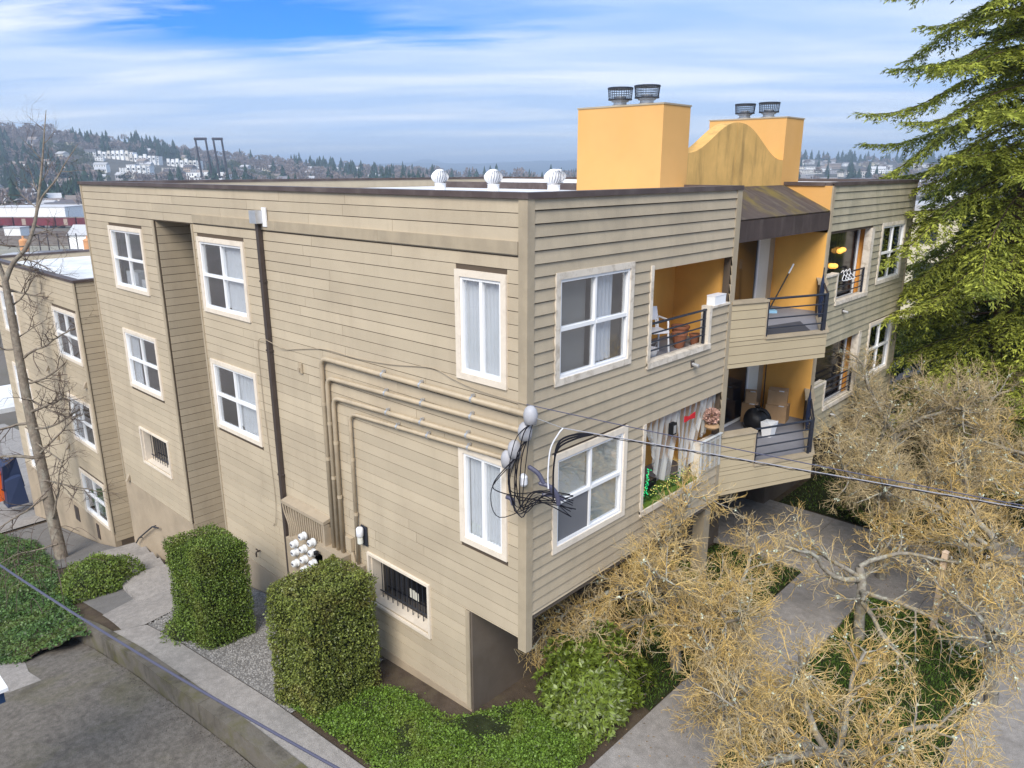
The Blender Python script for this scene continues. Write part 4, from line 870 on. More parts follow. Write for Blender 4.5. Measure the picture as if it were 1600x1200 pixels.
t = thing('wall_lantern', 'small black carriage lantern hanging behind the lace curtain', 'lantern', (0, 4.0, -4.3)); MB().box(-.03, .06, 3.93, 4.07, -4.36, -4.14).build('cage', MATS['black'], t); MB().box(.061, .066, 3.96, 4.04, -4.33, -4.18).build('lens', MATS['galv'], t)
t = thing('string_lights', 'string of small yellow and green fairy lights along loggia floor', 'lights', (-.1, 4, -5.5))
mb = MB(); mg = MB(); 
for k in range(90):
    y = rb.uniform(3.12, 4.9); z = -5.50+abs(rb.gauss(0, .10))+(.25 if y < 3.5 else 0)*rb.random(); mb.lathe((-.06-rb.random()*.08, y, z), [(.004, 0), (.011, .008), (.004, .018)], 5)
for k in range(40): mg.lathe((-.05-rb.random()*.04, 3.36+rb.gauss(0, .03), -5.4+k*.013), [(.005, 0), (.013, .01), (.005, .02)], 5)
mb.build('warm_bulbs', MATS['lamp_yellow'], t); mg.build('green_bulbs', MATS['lamp_green'], t)
nl = 500; P_ = np.c_[-.07-rng.random(nl)*.1, rng.uniform(3.1, 5.0, nl), -5.54+np.abs(rng.normal(0, .09, nl))]; t = thing('garland', 'green leaf garland under the lace curtain', 'garland', (-.1, 4, -5.55)); leaves_mesh('leaves', P_, rdirs(nl), rdirs(nl), .06, .03, MATS['leafy'], t); MB().tube([(-.1, 3.1, -5.5), (-.1, 5.0, -5.5)], .006, 4).build('stem', MATS['leafy'], t)
t = thing('planter', 'dark planter box behind the garland in the curtained loggia', 'planter', (-.4, 3.6, FB)); lb_box(t, 'trough', 'black', (-.45, 3.6, FB+.05), (.3, .9, .3)); lb_box(t, 'potting_soil', 'soil', (-.45, 3.6, FB+.35), (.26, .86, .01))
# ================================================================ ground
ZX = [-90, -45, -30, -20, -16, -13, -10.25, -8, -4, 0, 8]; ZZ = [-22, -17, -14.2, -12.2, -11.1, -10.35, -9.62, -9.22, -8.80, -8.62, -8.62]
def gz(x, y=0.0): return float(np.interp(x, ZX, ZZ))
def G(u, v, dz=0.0):
    z = -9.0
    for _ in range(30): p = on_z(u, v, z); z = gz(p[0])+dz
    return on_z(u, v, z)
def yo(x): return -2.94+.045*(x+2.7)
def drape_poly(name, m, pts, off, kind='structure', step=.5, parent=None):
    """a sheet over a polygon in plan, following the ground"""
    bm = bmesh.new(); vs_ = [bm.verts.new((p[0], p[1], 0)) for p in pts]; bm.faces.new(vs_)
    xs_ = [p[0] for p in pts]; x = math.floor(min(xs_)/step)*step
    while x < max(xs_):
        bmesh.ops.bisect_plane(bm, geom=bm.verts[:]+bm.edges[:]+bm.faces[:], plane_co=(x, 0, 0), plane_no=(1, 0, 0)); x += step
    for q in bm.verts: q.co.z = gz(q.co.x)+off
    bmesh.ops.recalc_face_normals(bm, faces=bm.faces[:])
    me = bpy.data.meshes.new(name); bm.to_mesh(me); bm.free(); me.materials.append(MATS[m])
    if sum(f.normal.z for f in me.polygons) < 0: me.flip_normals()
    o = link(bpy.data.objects.new(name, me), parent)
    if parent is None: tag(o, kind=kind)
    return o
# terrain out to the horizon
def terr(x, y):
    s = (x-CAM[0])*-.69+(y-CAM[1])*.73; r = math.hypot(x, y)
    z = gz(x) if x < 0 else -8.62
    near = z-1.0-.25*max(0, 0)
    k = min(1, max(0, (s-45)/140)); k = k*k*(3-2*k)
    return near*(1-k)+(-25.5)*k if s > 0 else near
ax = [0]; 
while ax[-1] < 9500: ax.append(ax[-1]*1.17+4)
ax = sorted({-a for a in ax}|set(ax)); n = len(ax)
V = [(x, y, terr(x, y)) for x in ax for y in ax]; F = [(i*n+j, (i+1)*n+j, (i+1)*n+j+1, i*n+j+1) for i in range(n-1) for j in range(n-1)]
tag(np_mesh('ground', V, F, MATS['terrain']), kind='structure')
drape_poly('garden_soil', 'soil', [(-30, 1.5), (-30, yo(-30)+.1), (-12.8, yo(-12.8)+.1), (1.02, yo(1)+.1), (1.02, -6), (7, -6), (7, 30), (-1.3, 30), (-1.3, 1.5)], -.03)
# driveway and retaining wall
drape_poly('driveway', 'asphalt', [(-19, yo(-19)-.02), (-19, -11), (3.5, -11), (3.5, yo(3.5)-.02)], -.40)
drape_poly('driveway_patch', 'concrete', [tuple(G(u, v, -.40)[:2]) for (u, v) in ((-30, 1050), (10, 1028), (35, 1025), (45, 1050), (65, 1063), (15, 1082), (-30, 1090))], -.394)
rw = thing('retaining_wall', 'low mossy concrete retaining wall between driveway and garden path', 'wall', (-5, yo(-5), -9.2))
joints = [-13.3, -9.2, -5.15, -1.9, 2.5]
for a, b in zip(joints[:-1], joints[1:]):
    mb = MB(); n_ = max(2, int((b-a)/.35)); xs_ = np.linspace(a, b-.012, n_+1)
    for i in range(n_):
        p, q = xs_[i], xs_[i+1]; j0, j1 = .012*math.sin(p*3.1)+.008*math.sin(p*7.7), .012*math.sin(q*3.1)+.008*math.sin(q*7.7)
        mb.hexa([(p, yo(p)+j0, gz(p)-1.2), (q, yo(q)+j1, gz(q)-1.2), (q, yo(q)+.27, gz(q)-1.2), (p, yo(p)+.27, gz(p)-1.2),
                 (p, yo(p)+j0*.6, gz(p)+.03+j0*.3), (q, yo(q)+j1*.6, gz(q)+.03+j1*.3), (q, yo(q)+.27, gz(q)+.03), (p, yo(p)+.27, gz(p)+.03)])
    mb.build('wall_section', MATS['mossy_wall'], rw)
path = drape_poly('path', 'concrete', [(-9.6, yo(-9.6)+.28), (2.5, yo(2.5)+.28), (2.5, yo(2.5)+.84), (-9.2, yo(-9.2)+.84)], .012)
p1 = [tuple(G(u, v)[:2]) for (u, v) in ((160, 962), (190, 985), (226, 977), (300, 940), (270, 905))]
drape_poly('path_landing', 'concrete', p1, .016)
# gravel beds
drape_poly('gravel_bed', 'gravel', [(-9.15, yo(-9.15)+.86), (-3.6, yo(-3.6)+.86), (-3.6, -.55), (-4.2, -.06), (-9.9, -.06)], .0)
drape_poly('gravel_strip', 'gravel', [tuple(G(u, v)[:2]) for (u, v) in ((165, 962), (120, 935), (215, 895), (268, 925), (262, 938))], .004)
drape_poly('gravel_strip', 'gravel', [(-17, -1.0), (-17, -.06), (-26, -.06), (-26, -2.2), (-18, -2.0)], .006)
# gravel stones: real pebbles on the beds
def scatter(nn, x0, x1, fy0, fy1):
    x = rng.uniform(x0, x1, nn); y = np.array([rng.uniform(fy0(a), fy1(a)) for a in x]); return x, y
def pebbles(name, x, y, s0, s1, m):
    n_ = len(x); z = np.interp(x, ZX, ZZ); s = rng.uniform(s0, s1, n_); ang = rng.uniform(0, 6.28, n_)
    base = np.array([(1, 0, .2), (.1, .9, .1), (-.9, .2, .2), (0, -.8, .15), (.1, .1, .8)]); V = np.zeros((n_, 5, 3))
    for j, b in enumerate(base):
        jit = rng.uniform(.7, 1.2, n_); V[:, j, 0] = x+s*jit*(b[0]*np.cos(ang)-b[1]*np.sin(ang)); V[:, j, 1] = y+s*jit*(b[0]*np.sin(ang)+b[1]*np.cos(ang)); V[:, j, 2] = z+s*b[2]*jit-.002
    F = np.concatenate([np.arange(n_)[:, None]*5+np.array(t) for t in ((0, 1, 4), (1, 2, 4), (2, 3, 4), (3, 0, 4))])
    o = np_mesh(name, V.reshape(-1, 3), F, m); return tag(o, kind='stuff')
mat('pebble', (.235, .225, .215), .9, .2, island=.5)
x, y = scatter(16000, -9.6, -3.6, lambda a: yo(a)+.88, lambda a: -.1); o = pebbles('gravel', x, y, .012, .028, MATS['pebble']); tag(o, 'grey crushed gravel in the bed between the hedges', 'gravel')
mat('pebble_dark', (.10, .085, .07), .9, .2, island=.5)
x = rng.uniform(-9.5, -1.5, 1100); y = np.array([yo(a) for a in x])-.02-np.abs(rng.exponential(.16, 1100)); 
o = pebbles('driveway_debris', x, y, .005, .018, MATS['pebble_dark']); o.location.z -= .40; tag(o, 'dark leaf litter and grit along the wall foot', 'debris')
# steps going down to the stair recess
st = tag(bpy.data.objects.new('steps', None), kind='structure'); link(st, None, (-11, -1.6, -9.7))
q0, q1 = G(262, 932), on_z(185, 858, -11.0); nst = 7
for k in range(nst):
    a = q0+(q1-q0)*(k/nst); b = q0+(q1-q0)*((k+1)/nst); dr = (q1-q0)[:2]; dr = dr/np.linalg.norm(dr); sd = np.array((-dr[1], dr[0]))*.62
    zt = q0[2]+(q1[2]-q0[2])*((k+.6)/nst)
    MB().prism([tuple(a[:2]-sd), tuple(a[:2]+sd), tuple(b[:2]+sd), tuple(b[:2]-sd)], zt-.9, zt).build('step', MATS['concrete'], st)
hr = thing('handrail', 'short black handrail on the stair wall by the recess', 'handrail', (-14.6, -.15, -10.4))
a, b, c = on_z(213, 843, -10.75), None, None
def on_y(u, v, y): q = _d+_r2*(u-800)/FPX-_u2*(v-600)/FPX; return _C+q*((y-CAM[1])/q[1])
h = [on_y(213, 848, -.12), on_y(217, 841, -.12), on_y(238, 823, -.12), on_y(247, 825, -.12)]
MB().tube(bend(h, .04), .022, 8).build('rail', MATS['railing'], hr); [MB().tube([h[i], h[i]+np.array((0, .12, 0))], .014, 6).build('bracket', MATS['railing'], hr) for i in (1, 2)]
# street side walks
def walk(name, rects, m, z, th=.12):
    o = tag(bpy.data.objects.new(name, None), kind='structure'); link(o, None, (rects[0][0], rects[0][2], z))
    for (x0, x1, y0, y1) in rects:
        g_ = .006; MB().box(x0+g_, x1-g_, y0+g_, y1-g_, z-th, z+rnd.uniform(-.003, .003)).build('slab', MATS[m], o)
    return o
walk('walkway', [(1.08+.012*0, 2.5, y0, y0+1.6) for y0 in np.arange(-6.0, 7.2, 1.6)], 'concrete_walk', -8.60)
walk('entry_walk', [(x0, x0+1.45, y0, y0+1.6) for x0 in (-2.3, -.85, .6, 2.05, 3.5-.001) for y0 in (8.403, 10.0)], 'concrete_walk', -8.604)
walk('sidewalk', [(x0, x0+1.45, y0, y0+1.75) for x0 in (5.06, 6.51) for y0 in np.arange(-3.0, 22, 1.75)], 'concrete_walk', -8.597)
walk('sidewalk', [(4.953-.9, 5.06, y0, y0+2.2) for y0 in (7.6, 9.8, 12.0)], 'concrete_walk', -8.60)

# ================================================================ leaves
mat('leaf_hedge', (.13, .195, .032), .5, .4, island=.7, trans=.25, stain=((.20, .185, .04), .5, 1.8, (1, 1, 1)))
mat('leaf_hedge2', (.18, .215, .045), .45, .45, island=.7, trans=.25, stain=((.24, .17, .05), .55, 2.2, (1, 1, 1)))
mat('leaf_ivy', (.065, .13, .03), .45, .45, island=.7, trans=.2, stain=((.17, .19, .04), .6, 1.0, (1, 1, 1)))
mat('leaf_cover', (.13, .215, .028), .5, .4, island=.7, trans=.25, stain=((.20, .21, .04), .6, 1.2, (1, 1, 1)))
mat('leaf_rhodo', (.14, .19, .026), .4, .5, island=.6, trans=.2)
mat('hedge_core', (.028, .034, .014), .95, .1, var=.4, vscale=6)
mat('grass', (.11, .19, .03), .7, .2, island=.5, trans=.25)
mat('bark', (.21, .175, .14), .9, .1, var=.35, vscale=10, bump=1.0, bscale=22, stain=((.33, .32, .27), .7, 5, (1, 1, .5)))
def blob(p, s=1.0):
    p = np.asarray(p); return (np.sin(p[..., 0]*2.3*s+1)*np.cos(p[..., 1]*2.9*s)+np.sin(p[..., 2]*3.1*s+p[..., 0]*1.7*s)*.8+np.sin(p[..., 1]*5.3*s+p[..., 2]*4.1*s)*.4)
def hedge(name, label, corners, z0, z1, n_, m, leaf, round_=.18, bulge=.028):
    """clipped block: plan corners, bottom, top"""
    c = np.array(corners, float); cen = c.mean(0); t = thing(name, label, 'hedge', (cen[0], cen[1], z0))
    def surf(k, inset=0.0):
        pts = []; nrm = []
        eL = [np.linalg.norm(c[(i+1) % 4]-c[i]) for i in range(4)]; H = z1-z0; A4 = [l*H for l in eL]; top = eL[0]*eL[1]
        tot_ = sum(A4)+top; ch = rng.choice(5, size=k, p=[a/tot_ for a in A4]+[top/tot_])
        a = rng.random(k); b = rng.random(k); P_ = np.zeros((k, 3)); Nn = np.zeros((k, 3))
        for i in range(4):
            s = ch == i; e = c[(i+1) % 4]-c[i]; nn = np.array((e[1], -e[0]))/np.linalg.norm(e)
            if np.dot(nn, (c[i]+e/2)-cen) < 0: nn = -nn
            P_[s, :2] = c[i]+e*a[s][:, None]; P_[s, 2] = z0+H*b[s]; Nn[s, :2] = nn
        s = ch == 4; P_[s, :2] = (c[0]*((1-a[s])*(1-b[s]))[:, None]+c[1]*(a[s]*(1-b[s]))[:, None]+c[2]*(a[s]*b[s])[:, None]+c[3]*((1-a[s])*b[s])[:, None]); P_[s, 2] = z1; Nn[s] = (0, 0, 1)
        # round the edges by pulling corners in
        rel = P_[:, :2]-cen; half = np.abs(c-cen).max(0); q = np.abs(rel)/half
        P_[:, :2] = cen+rel*(1-round_*.55*np.clip(q[:, 0]*q[:, 1]-.55, 0, 1))[:, None]
        P_[:, 2] -= round_*np.clip(np.maximum(q[:, 0], q[:, 1])-.72, 0, 1)*1.2*((P_[:, 2]-z0)/H > .75)
        P_ += Nn*(bulge*(blob(P_, 1.2)+.7*blob(P_, 3.7))-inset)[:, None]; return P_, Nn
    P_, Nn = surf(n_); P_ = P_+Nn*rng.normal(-.015, .022, (n_, 1)); s_ = rng.uniform(.7, 1.3, n_)
    leaves_mesh('foliage', P_, rdirs(n_)+Nn*.35+np.array((0, 0, -.15)), Nn+rdirs(n_)*.65, leaf*s_, leaf*.62*s_, MATS[m], t)
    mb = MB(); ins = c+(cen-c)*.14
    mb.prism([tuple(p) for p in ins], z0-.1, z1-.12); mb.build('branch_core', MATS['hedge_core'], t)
    return t
g1 = gz(-7.3)
hedge('clipped_hedge', 'tall clipped ivy-green hedge block beside the garden path steps', [(-8.0, -2.22), (-6.75, -2.05), (-6.62, -1.12), (-7.85, -1.25)], g1-.05, -6.93, 34000, 'leaf_hedge', .04, .08)
hedge('clipped_hedge', 'nearer clipped yellow-green hedge block in front of the electric meters', [(-4.12, -2.08), (-3.0, -1.98), (-3.02, -.62), (-4.28, -.62)], gz(-3.7)-.05, -6.52, 36000, 'leaf_hedge2', .043, .08)
def mound(name, label, cen, rad, h, n_, m, leaf, cat='shrub', jag=.06, wob=.10, up=.5, lw=.62):
    t = thing(name, label, cat, (cen[0], cen[1], gz(cen[0]))); a = rng.uniform(0, 6.283, n_); r_ = np.sqrt(rng.random(n_)); th = np.arccos(np.clip(1-r_**2*1.0, -1, 1))
    wobr = 1+wob*np.sin(3*a+cen[0])+wob*.6*np.sin(7*a+1.3)
    d_ = np.stack([np.cos(a)*np.sin(th)*wobr, np.sin(a)*np.sin(th)*wobr, np.cos(th)], 1)
    P_ = d_*np.array((rad[0], rad[1], h)); P_[:, :2] += np.array(cen[:2]); P_[:, 2] += np.interp(P_[:, 0], ZX, ZZ)
    Nn = d_/np.array((rad[0], rad[1], h)); Nn /= np.linalg.norm(Nn, axis=1)[:, None]
    P_ = P_+Nn*(jag*blob(P_, 1.6)+rng.normal(-.02, .035, n_))[:, None]; s_ = rng.uniform(.7, 1.3, n_)
    leaves_mesh('foliage', P_, rdirs(n_)+Nn*up, Nn+rdirs(n_)*.6, leaf*s_, leaf*lw*s_, MATS[m], t)
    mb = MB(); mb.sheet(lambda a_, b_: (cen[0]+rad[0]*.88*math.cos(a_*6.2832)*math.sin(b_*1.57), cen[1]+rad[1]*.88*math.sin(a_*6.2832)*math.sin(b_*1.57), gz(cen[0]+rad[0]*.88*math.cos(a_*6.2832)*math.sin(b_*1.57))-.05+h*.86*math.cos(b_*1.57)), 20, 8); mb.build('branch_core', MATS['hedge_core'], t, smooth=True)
    return t
p = G(155, 915); mound('rounded_shrub', 'low rounded shrub mound between the ivy bank and gravel strip', (p[0]-.2, p[1]+.05), (1.5, .95), .75, 9000, 'leaf_hedge', .06)
mound('low_shrub', 'small spreading skirt of leaves at the foot of the far hedge', (-7.95, -1.95), (.55, .5), .5, 1800, 'leaf_hedge', .05)
# the rhododendron at the corner: whorls of long leaves
def rhodo(name, label, cen, rad, h, nw):
    t = thing(name, label, 'shrub', (cen[0], cen[1], gz(cen[0]))); a = rng.uniform(0, 6.283, nw); th = np.arccos(1-rng.random(nw)*.98)
    d_ = np.stack([np.cos(a)*np.sin(th), np.sin(a)*np.sin(th), np.cos(th)], 1); k = rng.uniform(.72, 1.05, nw)[:, None]
    C_ = d_*np.array((rad[0], rad[1], h))*k*(1+.12*blob(d_, 1.7))[:, None]+np.array((cen[0], cen[1], gz(cen[0])+.1)); P_ = []; D_ = []; Nn = []
    for j in range(9):
        an = rng.uniform(0, 6.28, nw); ax_ = d_+rdirs(nw)*.35+np.array((0, 0, .35)); ax_ /= np.linalg.norm(ax_, axis=1)[:, None]; X = np.cross(ax_, rdirs(nw)); X /= np.linalg.norm(X, axis=1)[:, None]
        P_.append(C_); D_.append(X+ax_*.35); Nn.append(ax_)
    P_ = np.concatenate(P_); D_ = np.concatenate(D_); Nn = np.concatenate(Nn); s_ = rng.uniform(.7, 1.25, len(P_))
    leaves_mesh('foliage', P_, D_, Nn, .105*s_, .034*s_, MATS['leaf_rhodo'], t, fold=.1)
    sg = []
    for i in range(0, nw, 6): b_ = np.array((cen[0]+d_[i, 0]*.1, cen[1]+d_[i, 1]*.1, gz(cen[0]))); sg.append((tuple(b_), tuple(C_[i]*.6+b_*.4), .014, .01)); sg.append((tuple(C_[i]*.6+b_*.4), tuple(C_[i]), .01, .005))
    segs_mesh('stems', sg, MATS['bark'], t, 4); return t
rhodo('rhododendron', 'leafy rhododendron bush at the open corner under the overhang', (.22, 1.6), (.82, 1.05), 1.3, 1800)
rhodo('rhododendron', 'green shrub along the overhang wall behind lichen branches', (-.15, 4.6), (.6, 1.1), 1.2, 700)
rhodo('rhododendron', 'dark shrub beside the entry walk under the trees', (1.3, 12.6), (.9, 1.0), 1.1, 500)
# ground covers
def bankz(x, y): return np.interp(x, ZX, ZZ)-.42*np.clip((np.array([yo(a) for a in np.atleast_1d(x)])-y+.1)/1.3, 0, 1)
def cover(name, label, poly, n_, m, leaf, hmax, cat='ground cover', upright=.2, lw=.65, dz=0.0):
    xs_ = [p[0] for p in poly]; ys_ = [p[1] for p in poly]; pts = []
    x = rng.uniform(min(xs_), max(xs_), n_*4); y = rng.uniform(min(ys_), max(ys_), n_*4); ins = np.zeros(len(x), bool); j = len(poly)-1
    jx = x+rng.normal(0, .05, len(x)); jy = y+rng.normal(0, .05, len(x))
    for i in range(len(poly)):
        xi, yi = poly[i]; xj, yj = poly[j]
        with np.errstate(divide='ignore', invalid='ignore'): cnd = ((yi > jy) != (yj > jy)) & (jx < (xj-xi)*(jy-yi)/(yj-yi+1e-12)+xi)
        ins ^= cnd; j = i
    x = x[ins][:n_]; y = y[ins][:n_]; k = len(x); P_ = np.c_[x, y, np.zeros(k)]
    hh = hmax*(.45+.35*blob(P_, 1.1)*.5+.2*blob(P_, 3.0)*.5).clip(.1, 1.3)
    P_[:, 2] = (bankz(x, y) if name == 'ivy' else np.interp(x, ZX, ZZ))+dz+hh*rng.uniform(.55, 1.0, k); s_ = rng.uniform(.65, 1.3, k)
    D_ = rdirs(k); D_[:, 2] = D_[:, 2]*.5+upright; Nn = rdirs(k)*.7+np.array((0, 0, 1.0))
    if upright > .8: Nn = rdirs(k)
    o = leaves_mesh(name, P_, D_, Nn, leaf*s_, leaf*lw*s_, MATS[m], None); return tag(o, label, cat, kind='stuff')
cover('ground_cover', 'bright green low ground cover around the near hedge and building corner', [(-4.2, yo(-4.2)+.95), (1.0, yo(1)+.9), (1.0, -.9), (.9, .9), (-.6, .75), (-1.3, -.45), (-2.6, -.55), (-4.2, -1.9)], 60000, 'leaf_cover', .042, .22)
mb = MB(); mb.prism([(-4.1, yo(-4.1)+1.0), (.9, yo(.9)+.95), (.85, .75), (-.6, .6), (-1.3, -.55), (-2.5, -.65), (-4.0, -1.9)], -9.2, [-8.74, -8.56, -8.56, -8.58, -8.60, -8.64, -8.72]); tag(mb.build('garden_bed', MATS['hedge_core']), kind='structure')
ivp = [tuple(G(u, v)[:2]) for (u, v) in ((-80, 830), (0, 838), (60, 850), (84, 885), (92, 915), (112, 950), (132, 985), (142, 992), (130, 990), (110, 990), (90, 998), (60, 1000), (30, 1012), (-80, 1025))]
cover('ivy', 'dark green ivy spilling over the bank beside the driveway', ivp, 46000, 'leaf_ivy', .07, .24)
bk = drape_poly('bank', 'soil', ivp, .0, step=.3); bm = bmesh.new(); bm.from_mesh(bk.data)
for k in range(60): bmesh.ops.bisect_plane(bm, geom=bm.verts[:]+bm.edges[:]+bm.faces[:], plane_co=(0, -12+k*.25, 0), plane_no=(0, 1, 0))
for q in bm.verts: q.co.z = float(bankz(q.co.x, q.co.y)[0])+.01
bm.to_mesh(bk.data); bm.free()
grass = [[(2.52, -6), (5.04, -6), (5.04, 7.55), (4.0, 8.35), (2.52, 8.35)], [(-1.1, 2.6), (1.06, 2.0), (1.06, 8.35), (-1.1, 8.35)], [(-1.0, 11.7), (4.0, 11.7), (5.0, 14.3), (5.0, 24), (-1, 24)]]
for k, poly in enumerate(grass):
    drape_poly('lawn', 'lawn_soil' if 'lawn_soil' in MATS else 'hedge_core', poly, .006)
    cover('grass', ('mown grass strip between walkway and sidewalk', 'grass under the overhang beside the walkway', 'grass behind the entry walk under the trees')[k], poly, (52000, 12000, 16000)[k], 'grass', .075, .03, 'grass', 1.2, .16)
nlit = 1500; x, y = rng.uniform(-.9, 5, nlit), rng.uniform(-4, 13, nlit)
mat('litter', (.30, .20, .10), .9, island=.5); o = leaves_mesh('leaf_litter', np.c_[x, y, np.full(nlit, -8.59)], rdirs(nlit)*np.array((1, 1, .1)), rdirs(nlit)*.3+np.array((0, 0, 1)), .04, .025, MATS['litter'], None); tag(o, 'fallen twigs and brown leaves on the walks', 'leaf litter', kind='stuff')

# ================================================================ trees
def nrm(v): l = math.sqrt(v[0]**2+v[1]**2+v[2]**2)+1e-12; return (v[0]/l, v[1]/l, v[2]/l)
def grow(r, p, d, L, rad, lev, cfg, S):
    c = cfg[lev]; n_ = max(2, int(L/c['seg'])); st_ = L/n_; r0 = rad
    for i in range(n_):
        g_ = c['grav']*(1 if not c.get('late') else (i/n_)*2); w = c['wig']
        d = nrm((d[0]+r.gauss(0, w), d[1]+r.gauss(0, w), d[2]+r.gauss(0, w)+g_))
        q = (p[0]+d[0]*st_, p[1]+d[1]*st_, p[2]+d[2]*st_); r1 = rad*(1-(1-c['tap'])*(i+1)/n_)
        S[lev].append((p, q, r0, r1)); p = q; r0 = r1
        if lev+1 < len(cfg) and (i+1)/n_ > c['bare']:
            k = c['kids']*st_; k = int(k)+(1 if r.random() < k-int(k) else 0)
            for _ in range(k):
                c2 = cfg[lev+1]; a = r.uniform(*c2['ang']); v = nrm((r.gauss(0, 1), r.gauss(0, 1), r.gauss(0, 1)*c2.get('flat', 1))); dt = v[0]*d[0]+v[1]*d[1]+v[2]*d[2]
                v = nrm((v[0]-d[0]*dt, v[1]-d[1]*dt, v[2]-d[2]*dt)); ca, sa = math.cos(a), math.sin(a)
                grow(r, p, (d[0]*ca+v[0]*sa, d[1]*ca+v[1]*sa, d[2]*ca+v[2]*sa), c2['len']*r.uniform(.55, 1.2)*(1-.45*(i/n_)), min(r1*.75, c2['rad']), lev+1, cfg, S)
mat('bark_lichen', (.24, .215, .18), .95, .1, var=.25, vscale=9, bump=.7, bscale=30, stain=((.52, .53, .44), .9, 7, (1, 1, 1)), streak=((.36, .25, .06), .8, 5, (1, 1, 1)))
mat('twig_gold', (.60, .42, .155), .9, .1, island=.5, stain=((.58, .54, .44), .9, 2.2, (1, 1, 1)), streak=((.33, .26, .19), .8, 2.9, (1, 1, 1)))
mat('twig_grey', (.47, .37, .21), .9, .1, island=.5, stain=((.58, .43, .18), .8, 1.1, (1, 1, 1)), streak=((.20, .17, .165), .8, 2.2, (1, 1, 1)))
mat('lichen', (.50, .55, .44), .95, .05, island=.3)
def lichen_tree(seed, base, label, H, spread, m='twig_gold', dens=1.0, limbs=6, tw=.0047):
    r = random.Random(seed); t = thing('lichen_tree', label, 'tree', base, 'bare lichen covered street trees')
    cfg = [dict(seg=.22, wig=.10, grav=0, tap=.8, bare=2, kids=0),
           dict(seg=.20, wig=.20, grav=-.03, tap=.30, bare=.10, kids=9*dens, ang=(.5, 1.2), len=spread, rad=.06),
           dict(seg=.14, wig=.22, grav=-.004, tap=.35, bare=.08, kids=17*dens, ang=(.5, 1.2), len=spread*.5, rad=.022, flat=.75),
           dict(seg=.09, wig=.24, grav=.012, tap=.45, bare=.05, kids=24*dens, ang=(.4, 1.2), len=.50, rad=.009),
           dict(seg=.095, wig=.28, grav=.02, tap=.45, bare=1, kids=0, ang=(.4, 1.2), len=.20, rad=.0052)]
    S = [[] for _ in cfg]; grow(r, (0, 0, 0), (r.uniform(-.1, .1), r.uniform(-.1, .1), 1), H, .11, 0, cfg, S); top = S[0][-1][1]
    for k in range(limbs):
        a = k*6.283/limbs+r.uniform(-.35, .35); i = r.randrange(max(1, len(S[0])-3), len(S[0])); p = S[0][i][1]
        grow(r, p, nrm((math.cos(a), math.sin(a), r.uniform(.12, .75))), spread*r.uniform(.85, 1.2), .062*r.uniform(.8, 1.15), 1, cfg, S)
    segs_mesh('trunk', S[0]+S[1], MATS['bark_lichen'], t, 7, world=base); tag(segs_mesh('limbs', S[2], MATS['bark_lichen'], t, 5, world=base), kind='stuff')
    tw_ = [(a, b, max(r0, tw*.8), max(r1, tw*.65)) for a, b, r0, r1 in S[3]]+[(a, b, max(r0*.9, tw*.7), max(r1*.8, tw*.45)) for a, b, r0, r1 in S[4]]; tag(segs_mesh('crown', tw_, MATS[m], t, 3, world=base), kind='stuff')
    cand = [s for s in S[1]+S[2]]; pk = [cand[r.randrange(len(cand))] for _ in range(int(260*dens))]; P_ = np.array([s[1] for s in pk for _ in range(5)]); k = len(P_); P_ = P_+rdirs(k)*rng.uniform(.005, .04, (k, 1))
    tag(leaves_mesh('lichen_tufts', P_, rdirs(k), rdirs(k), .045, .035, MATS['lichen'], t, world=base), kind='stuff')
    return t
gE = -8.62
for sd, x, y, lb, H, sp, m, dn, lm in (
        (1, .80, 3.3, 'golden lichen tree standing left of the walkway near the corner', 1.35, 2.25, 'twig_gold', .92, 9),
        (2, 4.1, 1.9, 'nearest golden lichen tree in the grass strip at lower right', 1.1, 2.0, 'twig_gold', .84, 8),
        (3, 2.95, 6.6, 'golden lichen tree between walkway and wooden post', 1.4, 1.9, 'twig_gold', .55, 6),
        (4, 2.5, 9.3, 'greyish lichen tree in front of the right wing wall', 1.9, 2.2, 'twig_grey', .85, 8),
        (5, 4.6, 9.6, 'golden topped lichen tree behind the house number sign', 1.7, 2.15, 'twig_gold', .85, 8),
        (6, 1.3, 13.4, 'grey lichen tree touching the far right windows', 2.2, 2.2, 'twig_grey', .8, 8),
        (7, 3.2, 14.2, 'grey lichen tree at right below the conifer', 2.3, 2.3, 'twig_grey', .8, 8),
        (8, 2.3, 18.5, 'farthest grey lichen tree under the conifer boughs', 2.7, 2.3, 'twig_grey', .65, 8),
        (9, 5.1, 12.8, 'golden lichen tree at the right picture edge above the sidewalk', 2.0, 2.2, 'twig_gold', .75, 8),
        (10, 5.3, 6.2, 'golden lichen tree overhanging the sidewalk at the right edge', 1.5, 1.5, 'twig_gold', .6, 6)):
    lichen_tree(sd, (x, y, gE), lb, H, sp, m, dn, lm)
# the bare tree on the left: leaning trunk with two leaders
base = G(97, 872); dT = float((base-_C)@_d)
bt = thing('bare_tree', 'tall bare grey tree leaning in front of the lower wing', 'tree', tuple(base))
def px(u, v, dd=0): return tuple(np.array(at(u, v, dT+dd))-base)
r = random.Random(8)
trunk = [px(97, 874), px(80, 800, -.05), px(62, 715, -.1), px(45, 640, -.2), px(32, 570, -.3), px(19, 500, -.4), px(8, 440, -.5)]; rad = [.20, .175, .158, .145, .132, .118, .10]
lead = [px(8, 440, -.5), px(20, 412, -.5), px(42, 385, -.45), px(55, 345, -.4), px(61, 300, -.4), px(66, 255, -.4), px(69, 210, -.4), px(72, 172, -.4)]; lr = [.09, .072, .062, .052, .042, .032, .022, .009]
lead2 = [px(58, 330, -.4), px(66, 308, -.5), px(88, 280, -.6), px(102, 255, -.6), px(122, 225, -.6)]; l2 = [.04, .034, .026, .018, .008]
